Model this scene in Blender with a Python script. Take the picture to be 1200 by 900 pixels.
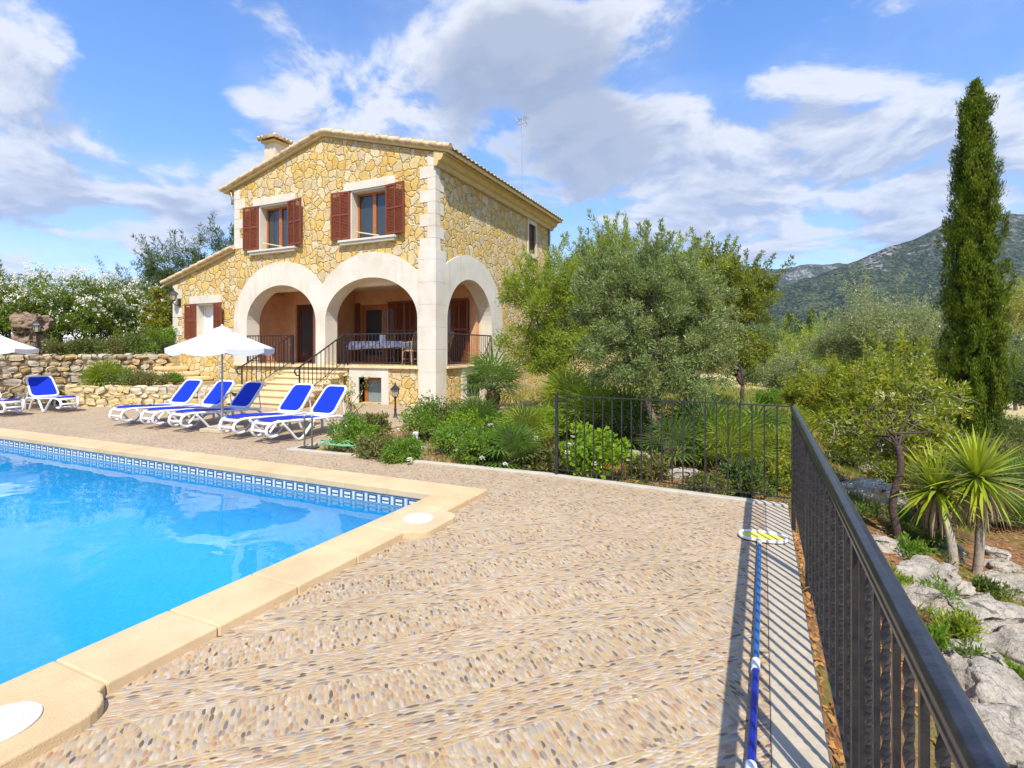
import bpy, bmesh, math, random
import numpy as np
from mathutils import Vector, Matrix, noise as mnoise
from mathutils.geometry import tessellate_polygon

for _o in list(bpy.data.objects):
    bpy.data.objects.remove(_o)
SC = bpy.context.scene
COL = SC.collection
rad = math.radians
RNG = np.random.default_rng(7)
random.seed(7)

# ------------------------------------------------------------------ camera
cam_d = bpy.data.cameras.new('camera')
cam = bpy.data.objects.new('camera', cam_d)
COL.objects.link(cam)
cam_d.sensor_width = 36.0
cam_d.lens = 36.0 * 623 / 1200
cam_d.shift_y = -40.0 / 1200
cam_d.clip_start = 0.03
cam_d.clip_end = 12000
YAW = 25.2
cam.location = (0, 0, 1.56)
cam.rotation_euler = (rad(90), 0, rad(YAW))
SC.camera = cam
SC.render.resolution_x = 1024
SC.render.resolution_y = 768

# ------------------------------------------------------------------ sun, sky, exposure
SUNV = Vector((0.42, -0.66, 1.0)).normalized()          # from the scene towards the sun
SUN_EL = math.asin(SUNV.z)
SUN_AZ = math.atan2(SUNV.x, SUNV.y)
sd = bpy.data.lights.new('sun', 'SUN')
sun = bpy.data.objects.new('sun', sd)
COL.objects.link(sun)
sd.energy = 4.7
sd.angle = rad(0.55)
sd.color = (1.0, 0.94, 0.83)
sun.rotation_euler = (-SUNV).to_track_quat('-Z', 'Y').to_euler()
SC.view_settings.view_transform = 'Standard'
SC.view_settings.look = 'None'
SC.view_settings.gamma = 1.0
SC.view_settings.use_curve_mapping = False
SC.view_settings.exposure = 0.58
HAZE = 0.95e-4
SC.render.engine = 'CYCLES'
SC.cycles.volume_bounces = 0
SC.cycles.max_bounces = 7
SC.cycles.transparent_max_bounces = 12
SC.cycles.caustics_reflective = False
SC.cycles.caustics_refractive = False


class NT:
    """small node-tree writer"""
    def __init__(s, nt):
        s.t = nt

    def n(s, typ, ins=None, **pr):
        nd = s.t.nodes.new(typ)
        for k, v in pr.items():
            setattr(nd, k, v)
        for k, v in (ins or {}).items():
            s.put(nd.inputs[k], v)
        return nd

    def put(s, sock, v):
        if hasattr(v, 'is_output'):
            s.t.links.new(v, sock)
        elif hasattr(v, 'outputs'):
            s.t.links.new(v.outputs[0], sock)
        else:
            if isinstance(v, (tuple, list)) and len(v) == 3 and sock.type == 'RGBA':
                v = (*v, 1)
            sock.default_value = v

    def m(s, op, a, b=0.0, c=0.0, clamp=False):
        nd = s.n('ShaderNodeMath', operation=op, use_clamp=clamp)
        s.put(nd.inputs[0], a)
        s.put(nd.inputs[1], b)
        s.put(nd.inputs[2], c)
        return nd.outputs[0]

    def vm(s, op, a, b=(0, 0, 0), sc=None):
        nd = s.n('ShaderNodeVectorMath', operation=op)
        s.put(nd.inputs[0], a)
        s.put(nd.inputs[1], b)
        if sc is not None:
            s.put(nd.inputs['Scale'], sc)
        return nd

    def mix(s, f, a, b, blend='MIX'):
        nd = s.n('ShaderNodeMix', data_type='RGBA', blend_type=blend)
        s.put(nd.inputs[0], f)
        s.put(nd.inputs[6], a)
        s.put(nd.inputs[7], b)
        return nd.outputs[2]

    def ramp(s, f, stops, interp='LINEAR'):
        nd = s.n('ShaderNodeValToRGB')
        e = nd.color_ramp.elements
        nd.color_ramp.interpolation = interp
        e[0].position = stops[0][0]
        e[0].color = (*stops[0][1], 1)
        e[1].position = stops[-1][0]
        e[1].color = (*stops[-1][1], 1)
        for p, c in stops[1:-1]:
            x = e.new(p)
            x.color = (*c, 1)
        s.put(nd.inputs[0], f)
        return nd.outputs[0]

    def noise(s, vec, scale, detail=4, rough=0.55, dist=0.0):
        nd = s.n('ShaderNodeTexNoise', {'Scale': scale, 'Detail': detail, 'Roughness': rough, 'Distortion': dist})
        if vec is not None:
            s.put(nd.inputs['Vector'], vec)
        return nd

    def sstep(s, a, lo, hi):
        nd = s.n('ShaderNodeMapRange', interpolation_type='SMOOTHSTEP')
        s.put(nd.inputs[0], a)
        nd.inputs[1].default_value = lo
        nd.inputs[2].default_value = hi
        return nd.outputs[0]

    def mapr(s, a, lo, hi, t0, t1):
        nd = s.n('ShaderNodeMapRange')
        s.put(nd.inputs[0], a)
        for i, v in enumerate((lo, hi, t0, t1)):
            nd.inputs[1 + i].default_value = v
        return nd.outputs[0]


def pixdir(u, v):
    k, w = (u - 600) / 623, (410 - v) / 623
    c, s = math.cos(rad(YAW)), math.sin(rad(YAW))
    return Vector((-s + c * k, c + s * k, w)).normalized()


def at(u, v, d):
    """world point seen at pixel (u, v) of the 1200 x 900 photograph, d metres deep"""
    k, w = (u - 600) / 623, (410 - v) / 623
    c, s = math.cos(rad(YAW)), math.sin(rad(YAW))
    return Vector(((-s + c * k) * d, (c + s * k) * d, 1.56 + w * d))


# world: Nishita sky with procedural clouds
W = bpy.data.worlds.new('World')
SC.world = W
W.use_nodes = True
W.node_tree.nodes.clear()
w = NT(W.node_tree)
sky = w.n('ShaderNodeTexSky', sky_type='NISHITA')
sky.sun_disc = False
sky.sun_elevation = SUN_EL
sky.sun_rotation = SUN_AZ
sky.altitude = 100
sky.air_density = 1.0
sky.dust_density = 0.4
sky.ozone_density = 2.2
tc = w.n('ShaderNodeTexCoord')
D = tc.outputs['Generated']
sep = w.n('ShaderNodeSeparateXYZ', {0: D})
zz = w.m('ADD', w.m('MAXIMUM', sep.outputs[2], 0.0), 0.22)
px = w.m('DIVIDE', sep.outputs[0], zz)
py = w.m('DIVIDE', sep.outputs[1], zz)
PV = w.n('ShaderNodeCombineXYZ', {0: px, 1: py, 2: 0.0}).outputs[0]
PV = w.vm('ADD', PV, (3.1, 7.7, 0)).outputs[0]


def fbm(vec, sc=2.3, detail=12):
    return w.noise(vec, sc, detail, 0.60, 0.30).outputs[0]


n0 = w.m('MULTIPLY_ADD', fbm(PV), 1.9, -0.45)
n1 = w.m('MULTIPLY_ADD', fbm(w.vm('ADD', PV, (0.06, -0.10, 0.0)).outputs[0]), 1.9, -0.45)
nbig = w.noise(PV, 0.5, 3, 0.5).outputs[0]


def blob(u, v, r):
    d = pixdir(u, v)
    dt = w.vm('DOT_PRODUCT', D, tuple(d)).outputs['Value']
    return w.sstep(dt, math.cos(rad(r)), math.cos(rad(r * 0.15)))


bias = None
for u_, v_, r_, a_ in (
        (690, 60, 13, .24), (610, 140, 12, .22), (330, 85, 8, .20), (480, 120, 9, .16), (70, 50, 9, .20), (30, 170, 9, .16),
        (240, 220, 7, .20), (100, 270, 12, .15), (420, 20, 9, .08), (820, 200, 9, .15), (960, 240, 15, .20), (1150, 200, 12, .16),
        (760, 260, 12, .17), (930, 110, 5, .10), (1010, 60, 4, .06), (190, 120, 8, -.20), (900, 40, 9, -.16), (1100, 70, 9, -.18),
        (190, 20, 6, -.10), (440, 190, 6, -.05), (70, 125, 4, -.08)):
    b_ = w.m('MULTIPLY', blob(u_, v_, r_), a_ * 0.95)
    bias = b_ if bias is None else w.m('ADD', bias, b_)
dens_raw = w.m('ADD', n0, bias)
dens = w.sstep(dens_raw, 0.52, 0.76)
veil = w.m('MULTIPLY', w.sstep(w.m('ADD', w.noise(PV, 0.8, 6, 0.6).outputs[0], w.m('MULTIPLY', bias, 0.6)), 0.45, 0.75), 0.30)
dens = w.m('MAXIMUM', dens, veil)
lit = w.m('MULTIPLY_ADD', w.m('SUBTRACT', n0, n1), 4.5, 0.62, clamp=True)
thick = w.sstep(w.m('ADD', w.m('SUBTRACT', dens_raw, 0.0), w.m('MULTIPLY', blob(640, 135, 15), 0.26)), 0.80, 1.12)
ccol = w.mix(lit, (2.7, 3.15, 4.1), (5.4, 5.5, 5.7))
ccol = w.mix(w.m('MULTIPLY', thick, 0.75), ccol, (2.0, 2.35, 3.1))
skyc = w.mix(1.0, w.n('ShaderNodeHueSaturation', {'Saturation': 1.3, 'Value': 1.62, 'Color': sky.outputs[0]}).outputs[0], (1.0, 0.90, 1.0), 'MULTIPLY')
fin = w.mix(w.m('MULTIPLY', dens, 0.93), skyc, ccol)
bg = w.n('ShaderNodeBackground', {'Color': fin, 'Strength': 0.12})
wo = w.n('ShaderNodeOutputWorld', {'Surface': bg.outputs[0]})


# ------------------------------------------------------------------ object helpers
def tag(o, label=None, cat=None, group=None, kind=None):
    if label: o['label'] = label
    if cat: o['category'] = cat
    if group: o['group'] = group
    if kind: o['kind'] = kind
    return o


def thing(name, label, cat, loc=(0, 0, 0), rz=0.0, group=None):
    o = bpy.data.objects.new(name, None)
    o.empty_display_size = 0.2
    COL.objects.link(o)
    o.location = loc
    o.rotation_euler = (0, 0, rz)
    return tag(o, label, cat, group)


def link(name, me, mat, parent=None, world=False):
    o = bpy.data.objects.new(name, me)
    COL.objects.link(o)
    if mat is not None:
        for x in (mat if isinstance(mat, (list, tuple)) else [mat]):
            me.materials.append(x)
    if parent is not None:
        o.parent = parent
        if world and parent.type == 'EMPTY':
            o.location = -Vector(parent.location)
    return o


def children(o):
    return [c for c in bpy.data.objects if c.parent == o]


def copy_tree(o, loc=None, rz=None, label=None, parent=None, scale=None):
    kids = children(o)
    c = o.copy()
    COL.objects.link(c)
    if parent is not None:
        c.parent = parent
    if loc is not None: c.location = loc
    if rz is not None: c.rotation_euler = (0, 0, rz)
    if label: c['label'] = label
    if scale: c.scale = (scale, scale, scale)
    for k in kids:
        copy_tree(k, parent=c)
    return c


class MB:
    def __init__(s):
        s.v = []
        s.f = []
        s.mi = []
        s.cur = 0

    def add(s, vs, fs):
        b = len(s.v)
        s.v += [tuple(p) for p in vs]
        s.f += [tuple(i + b for i in f) for f in fs]
        s.mi += [s.cur] * len(fs)
        return s

    def box(s, c, size, rz=0.0, rx=0.0, ry=0.0):
        hx, hy, hz = size[0] / 2, size[1] / 2, size[2] / 2
        M = Matrix.Rotation(rz, 3, 'Z') @ Matrix.Rotation(ry, 3, 'Y') @ Matrix.Rotation(rx, 3, 'X')
        vs = [Vector(c) + M @ Vector((x, y, z)) for x in (-hx, hx) for y in (-hy, hy) for z in (-hz, hz)]
        return s.add(vs, [(0, 1, 3, 2), (4, 6, 7, 5), (0, 4, 5, 1), (2, 3, 7, 6), (0, 2, 6, 4), (1, 5, 7, 3)])

    def bb(s, x0, x1, y0, y1, z0, z1):
        return s.box(((x0 + x1) / 2, (y0 + y1) / 2, (z0 + z1) / 2), (abs(x1 - x0), abs(y1 - y0), abs(z1 - z0)))

    def tube(s, path, r, n=8, sx=1.0, sy=1.0, cap=True, up=None, rot=0.0):
        P = [Vector(p) for p in path]
        R = r if isinstance(r, (list, tuple, np.ndarray)) else [r] * len(P)
        vs, fs = [], []
        t0 = (P[1] - P[0]).normalized()
        ref = Vector(up) if up else (Vector((0, 0, 1)) if abs(t0.z) < 0.9 else Vector((1, 0, 0)))
        a = t0.cross(ref).normalized()
        for i, p in enumerate(P):
            t = (P[min(i + 1, len(P) - 1)] - P[max(i - 1, 0)])
            t = t.normalized() if t.length > 1e-9 else t0
            if up: a = t.cross(ref)
            a = (a - t * a.dot(t))
            a = a.normalized() if a.length > 1e-6 else t.orthogonal().normalized()
            b = t.cross(a)
            for k in range(n):
                an = 2 * math.pi * k / n + rot
                vs.append(p + a * (math.cos(an) * R[i] * sx) + b * (math.sin(an) * R[i] * sy))
        for i in range(len(P) - 1):
            for k in range(n):
                k2 = (k + 1) % n
                fs.append((i * n + k, i * n + k2, (i + 1) * n + k2, (i + 1) * n + k))
        if cap:
            fs.append(tuple(range(n))[::-1])
            fs.append(tuple((len(P) - 1) * n + k for k in range(n)))
        return s.add(vs, fs)

    def lathe(s, prof, c=(0, 0, 0), n=16, a0=0.0):
        vs, fs = [], []
        for r, z in prof:
            for k in range(n):
                an = 2 * math.pi * k / n + a0
                vs.append((c[0] + r * math.cos(an), c[1] + r * math.sin(an), c[2] + z))
        for i in range(len(prof) - 1):
            for k in range(n):
                k2 = (k + 1) % n
                fs.append((i * n + k, i * n + k2, (i + 1) * n + k2, (i + 1) * n + k))
        fs.append(tuple(range(n))[::-1])
        fs.append(tuple((len(prof) - 1) * n + k for k in range(n)))
        return s.add(vs, fs)

    def prism(s, loops, to3, lo, hi):
        """2-D outline (first loop) with holes, extruded from lo to hi; to3(a, b, h) -> point"""
        if not isinstance(loops[0][0], (tuple, list)):
            loops = [loops]
        flat = [p for l in loops for p in l]
        tris = tessellate_polygon([[Vector((p[0], p[1], 0)) for p in l] for l in loops])
        n = len(flat)
        vs = [to3(p[0], p[1], lo) for p in flat] + [to3(p[0], p[1], hi) for p in flat]
        fs = []
        for t in tris:
            fs.append(tuple(t))
            fs.append(tuple(i + n for i in reversed(t)))
        b = 0
        for l in loops:
            m = len(l)
            for i in range(m):
                j = (i + 1) % m
                fs.append((b + i, b + j, b + j + n, b + i + n))
            b += m
        return s.add(vs, fs)

    def ball(s, c, r, seg=12, ring=8, f=None):
        rx, ry, rz = r if isinstance(r, (tuple, list)) else (r, r, r)
        prof = [(math.sin(math.pi * i / ring), -math.cos(math.pi * i / ring)) for i in range(ring + 1)]
        vs, fs = [], []
        for a, z in prof:
            for k in range(seg):
                an = 2 * math.pi * k / seg
                vs.append((c[0] + rx * a * math.cos(an), c[1] + ry * a * math.sin(an), c[2] + rz * z))
        for i in range(ring):
            for k in range(seg):
                k2 = (k + 1) % seg
                fs.append((i * seg + k, i * seg + k2, (i + 1) * seg + k2, (i + 1) * seg + k))
        return s.add(vs, fs)

    def build(s, name, mat, parent=None, world=False, smooth=False, bevel=0.0, recalc=True, solid=0.0):
        me = bpy.data.meshes.new(name)
        me.from_pydata(s.v, [], s.f)
        if isinstance(mat, (list, tuple)):
            me.polygons.foreach_set('material_index', s.mi)
        if recalc:
            bm = bmesh.new()
            bm.from_mesh(me)
            bmesh.ops.remove_doubles(bm, verts=bm.verts, dist=1e-5)
            bmesh.ops.recalc_face_normals(bm, faces=bm.faces)
            bm.to_mesh(me)
            bm.free()
        if smooth is True:
            me.polygons.foreach_set('use_smooth', [True] * len(me.polygons))
        elif smooth:
            me.polygons.foreach_set('use_smooth', [True] * len(me.polygons))
            me.set_sharp_from_angle(angle=rad(smooth))
        me.update()
        o = link(name, me, mat, parent, world)
        if solid:
            md = o.modifiers.new('thick', 'SOLIDIFY')
            md.thickness = solid
        if bevel:
            md = o.modifiers.new('bevel', 'BEVEL')
            md.width = bevel
            md.segments = 2
            md.limit_method = 'ANGLE'
        return o


def np_mesh(name, V, Q, mat, parent=None, world=False, smooth=False):
    """mesh from numpy arrays, all faces with the same corner count"""
    me = bpy.data.meshes.new(name)
    k = Q.shape[1]
    me.vertices.add(len(V))
    me.vertices.foreach_set('co', np.ascontiguousarray(V, dtype=np.float32).ravel())
    me.loops.add(Q.size)
    me.loops.foreach_set('vertex_index', np.ascontiguousarray(Q, dtype=np.int32).ravel())
    me.polygons.add(len(Q))
    me.polygons.foreach_set('loop_start', np.arange(0, Q.size, k, dtype=np.int32))
    me.polygons.foreach_set('loop_total', np.full(len(Q), k, dtype=np.int32))
    if smooth:
        me.polygons.foreach_set('use_smooth', np.ones(len(Q), dtype=bool))
    me.update(calc_edges=True)
    return link(name, me, mat, parent, world)


def catmull(pts, n=6):
    P = [Vector(p) for p in pts]
    P = [P[0] * 2 - P[1]] + P + [P[-1] * 2 - P[-2]]
    out = []
    for i in range(1, len(P) - 2):
        a, b, c, d = P[i - 1], P[i], P[i + 1], P[i + 2]
        for k in range(n):
            t = k / n
            out.append(0.5 * ((2 * b) + (c - a) * t + (2 * a - 5 * b + 4 * c - d) * t * t + (3 * b - a - 3 * c + d) * t ** 3))
    out.append(P[-2])
    return out


# ------------------------------------------------------------------ materials
MATS = {}


def newmat(name):
    m = bpy.data.materials.new(name)
    m.use_nodes = True
    m.node_tree.nodes.clear()
    t = NT(m.node_tree)
    out = t.n('ShaderNodeOutputMaterial')
    return m, t, out


def pm(name, col, rough=0.6, var=0.15, scale=6.0, bump=0.0, bscale=40.0, metal=0.0, spec=0.4, col2=None, coat=0.0):
    if name in MATS: return MATS[name]
    m, t, out = newmat(name)
    pos = t.n('ShaderNodeTexCoord').outputs['Object']
    nz = t.noise(pos, scale, 6, 0.6)
    a = tuple(c * (1 - var) for c in col)
    b = tuple(min(1, c * (1 + var)) for c in (col2 or col))
    c = t.ramp(nz.outputs[0], [(0.3, a), (0.7, b)])
    bs = t.n('ShaderNodeBsdfPrincipled', {'Base Color': c, 'Roughness': rough, 'Metallic': metal, 'Specular IOR Level': spec, 'Coat Weight': coat})
    if bump:
        nb = t.noise(pos, bscale, 6, 0.65)
        bp = t.n('ShaderNodeBump', {'Strength': 1.0, 'Distance': bump, 'Height': nb.outputs[0]})
        t.put(bs.inputs['Normal'], bp.outputs[0])
    t.put(out.inputs[0], bs.outputs[0])
    MATS[name] = m
    return m


def leafm(name, stops, transl=0.4, gloss=0.12, rough=0.45):
    """foliage: each leaf its own tone; light passes through thin leaves"""
    if name in MATS: return MATS[name]
    m, t, out = newmat(name)
    g = t.n('ShaderNodeNewGeometry')
    n = len(stops)
    pos = t.n('ShaderNodeTexCoord').outputs['Object']
    nz = t.noise(pos, 2.6, 4, 0.65)
    f = t.m('ADD', t.m('MULTIPLY', g.outputs['Random Per Island'], 0.5), t.mapr(nz.outputs[0], 0.3, 0.7, 0.0, 0.5))
    c = t.ramp(f, [(i / (n - 1), s) for i, s in enumerate(stops)])
    d = t.n('ShaderNodeBsdfDiffuse', {'Color': c, 'Roughness': 0.3})
    ct = t.mix(0.5, c, (0.42, 0.55, 0.05), 'MULTIPLY')
    ct = t.n('ShaderNodeHueSaturation', {'Saturation': 1.1, 'Value': 1.9, 'Color': c}).outputs[0]
    tr = t.n('ShaderNodeBsdfTranslucent', {'Color': ct})
    mx = t.n('ShaderNodeMixShader', {0: transl, 1: d.outputs[0], 2: tr.outputs[0]})
    gl = t.n('ShaderNodeBsdfGlossy', {'Color': (0.95, 0.92, 0.80), 'Roughness': rough})
    fr = t.n('ShaderNodeFresnel', {'IOR': 1.4})
    mx2 = t.n('ShaderNodeMixShader', {0: t.m('MULTIPLY', fr.outputs[0], gloss * 5, clamp=True), 1: mx.outputs[0], 2: gl.outputs[0]})
    t.put(out.inputs[0], mx2.outputs[0])
    MATS[name] = m
    return m


def stone_mat(name, tones, mortar, scale=3.0, joint=0.05, bump=0.05, warp=0.25):
    m, t, out = newmat(name)
    pos = t.n('ShaderNodeNewGeometry').outputs['Position']
    wv = t.noise(pos, 3.5, 3, 0.5)
    p2 = t.vm('ADD', pos, t.vm('SCALE', t.vm('SUBTRACT', wv.outputs['Color'], (0.5, 0.5, 0.5)).outputs[0], sc=warp).outputs[0]).outputs[0]
    v1 = t.n('ShaderNodeTexVoronoi', {'Vector': p2, 'Scale': scale, 'Randomness': 0.9}, feature='F1')
    ve = t.n('ShaderNodeTexVoronoi', {'Vector': p2, 'Scale': scale, 'Randomness': 0.9}, feature='DISTANCE_TO_EDGE')
    sepc = t.n('ShaderNodeSeparateColor', {0: v1.outputs['Color']})
    c = t.ramp(sepc.outputs[0], [(i / (len(tones) - 1), k) for i, k in enumerate(tones)])
    fine = t.noise(pos, 14, 8, 0.7)
    c = t.mix(1.0, c, t.ramp(fine.outputs[0], [(0.25, (0.62, 0.58, 0.5)), (0.6, (1.0, 1.0, 1.0)), (0.8, (1.12, 1.12, 1.1))]), 'MULTIPLY')
    edge = t.m('ADD', ve.outputs['Distance'], t.m('MULTIPLY_ADD', fine.outputs[0], 0.03, -0.015))
    jm = t.sstep(edge, joint * 0.35, joint)
    mcol = t.mix(fine.outputs[0], tuple(k * 0.8 for k in mortar), mortar)
    c = t.mix(jm, mcol, c)
    bs = t.n('ShaderNodeBsdfPrincipled', {'Base Color': c, 'Roughness': 0.85, 'Specular IOR Level': 0.2})
    hgt = t.m('ADD', t.sstep(edge, 0.0, joint * 3.2), t.m('MULTIPLY', fine.outputs[0], 0.45))
    hgt = t.m('ADD', hgt, t.m('MULTIPLY', sepc.outputs[1], 0.3))
    bp = t.n('ShaderNodeBump', {'Strength': 1.0, 'Distance': bump, 'Height': hgt})
    t.put(bs.inputs['Normal'], bp.outputs[0])
    t.put(out.inputs[0], bs.outputs[0])
    return m


M_STONE = stone_mat('stone_masonry', [(.58, .38, .11), (.68, .50, .20), (.72, .48, .13), (.66, .50, .25), (.74, .60, .34), (.58, .46, .28), (.70, .50, .18), (.64, .40, .10), (.73, .57, .29)],
                    (.70, .57, .34), 3.8, 0.034, 0.034, 0.30)
M_WHITE = None


def ashlar(name):
    m, t, out = newmat(name)
    pos = t.n('ShaderNodeNewGeometry').outputs['Position']
    n1 = t.noise(pos, 1.4, 5, 0.6)
    n2 = t.noise(pos, 30, 5, 0.6)
    c = t.ramp(n1.outputs[0], [(0.3, (.58, .52, .40)), (0.55, (.66, .61, .50)), (0.8, (.71, .67, .58))])
    c = t.mix(t.m('MULTIPLY', t.sstep(n2.outputs[0], 0.5, 0.75), 0.25), c, (.50, .42, .30))
    st = t.noise(t.vm('MULTIPLY', pos, (5.0, 5.0, 0.5)).outputs[0], 1.0, 6, 0.65)
    c = t.mix(t.m('MULTIPLY', t.sstep(st.outputs[0], 0.52, 0.72), 0.38), c, (.44, .36, .24))
    bs = t.n('ShaderNodeBsdfPrincipled', {'Base Color': c, 'Roughness': 0.75, 'Specular IOR Level': 0.25})
    bp = t.n('ShaderNodeBump', {'Strength': 0.6, 'Distance': 0.006, 'Height': n2.outputs[0]})
    t.put(bs.inputs['Normal'], bp.outputs[0])
    t.put(out.inputs[0], bs.outputs[0])
    return m


M_WHITE = ashlar('pale_limestone')
M_PLASTER = pm('terracotta_plaster', (.62, .33, .16), 0.9, 0.14, 2.5, 0.004, 60)
M_CEIL = pm('cream_plaster', (.72, .62, .48), 0.9, 0.06, 2)
M_SAND = pm('sandstone_step', (.70, .55, .32), 0.8, 0.14, 5, 0.004, 50)
M_CORN = pm('ochre_cornice', (.62, .47, .20), 0.8, 0.15, 4, 0.003, 60)
M_TILE = pm('clay_roof_tile', (.55, .38, .20), 0.85, 0.35, 7, 0.004, 50, col2=(.60, .45, .27))
M_RED = pm('red_brown_shutter', (.19, .045, .016), 0.45, 0.18, 9)
M_WOOD = pm('orange_window_wood', (.40, .13, .03), 0.4, 0.2, 12)
M_DWOOD = pm('dark_brown_wood', (.10, .035, .018), 0.5, 0.2, 9)
M_IRON = pm('black_iron', (.030, .032, .040), 0.42, 0.25, 22, 0.0015, 120, metal=0.4, spec=0.5, col2=(.046, .042, .040))
M_RAIL = pm('dark_painted_rail', (.020, .023, .034), 0.30, 0.5, 18, 0.0012, 45, metal=0.3, spec=0.6, col2=(.030, .031, .038))
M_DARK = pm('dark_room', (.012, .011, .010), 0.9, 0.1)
M_PLASTIC = pm('white_plastic', (.74, .74, .74), 0.32, 0.03, 5)
M_CANVAS = pm('white_canvas', (.71, .71, .70), 0.85, 0.03, 3)
M_CONC = pm('cream_concrete', (.46, .39, .28), 0.85, 0.12, 9, 0.004, 60)
M_METAL = pm('grey_metal', (.42, .43, .44), 0.35, 0.1, 9, metal=0.8)
def coping_mat():
    m, t, out = newmat('sandstone_coping')
    g = t.n('ShaderNodeNewGeometry')
    pos = g.outputs['Position']
    n1 = t.noise(pos, 2.2, 6, 0.6).outputs[0]
    n2 = t.noise(pos, 26, 6, 0.7).outputs[0]
    n3 = t.noise(pos, 150, 3, 0.6).outputs[0]
    c = t.ramp(g.outputs['Random Per Island'], [(0, (.61, .445, .245)), (0.5, (.64, .475, .275)), (1, (.625, .47, .285))])
    c = t.mix(1.0, c, t.ramp(n1, [(0.3, (.86, .83, .78)), (0.65, (1.06, 1.05, 1.04))]), 'MULTIPLY')
    c = t.mix(t.m('MULTIPLY', t.sstep(n2, 0.55, 0.75), 0.35), c, (.46, .30, .14))
    c = t.mix(t.m('MULTIPLY', t.sstep(n3, 0.60, 0.72), 0.5), c, (.38, .25, .12))
    bs = t.n('ShaderNodeBsdfPrincipled', {'Base Color': c, 'Roughness': 0.72, 'Specular IOR Level': 0.3})
    bp = t.n('ShaderNodeBump', {'Strength': 1.0, 'Distance': 0.003, 'Height': t.m('ADD', n3, n2)})
    t.put(bs.inputs['Normal'], bp.outputs[0])
    t.put(out.inputs[0], bs.outputs[0])
    return m


M_COPING = coping_mat()
M_BARK = pm('grey_brown_bark', (.13, .10, .075), 0.95, 0.45, 9, 0.03, 18)
M_BARKR = pm('dark_bark', (.085, .055, .04), 0.95, 0.45, 12, 0.03, 22)
M_TWIG = pm('bleached_twig', (.38, .33, .27), 0.9, 0.2, 9)
M_GALV = pm('galvanised_tube', (.20, .19, .14), 0.4, 0.2, 20, metal=0.6)


def glassm(name, col, refl=0.35):
    m, t, out = newmat(name)
    d = t.n('ShaderNodeBsdfPrincipled', {'Base Color': col, 'Roughness': 0.06, 'Specular IOR Level': 0.8})
    t.put(out.inputs[0], d.outputs[0])
    return m


M_GLASS = glassm('window_glass', (.035, .045, .05))
M_LAMPG = pm('lamp_glass', (.45, .40, .28), 0.15, 0.1)


def fabric(name, col):
    m, t, out = newmat(name)
    pos = t.n('ShaderNodeTexCoord').outputs['Object']
    wv = t.n('ShaderNodeTexWave', {'Vector': pos, 'Scale': 60.0}, wave_type='BANDS', bands_direction='X')
    wv2 = t.n('ShaderNodeTexWave', {'Vector': pos, 'Scale': 60.0}, wave_type='BANDS', bands_direction='Y')
    s = t.m('MULTIPLY', wv.outputs['Fac'], wv2.outputs['Fac'])
    c = t.mix(s, tuple(k * .72 for k in col), col)
    d = t.n('ShaderNodeBsdfPrincipled', {'Base Color': c, 'Roughness': 0.6, 'Specular IOR Level': 0.3})
    tr = t.n('ShaderNodeBsdfTranslucent', {'Color': c})
    mx = t.n('ShaderNodeMixShader', {0: 0.2, 1: d.outputs[0], 2: tr.outputs[0]})
    t.put(out.inputs[0], mx.outputs[0])
    return m


M_BLUE = fabric('royal_blue_mesh', (.006, .045, .70))


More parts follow.
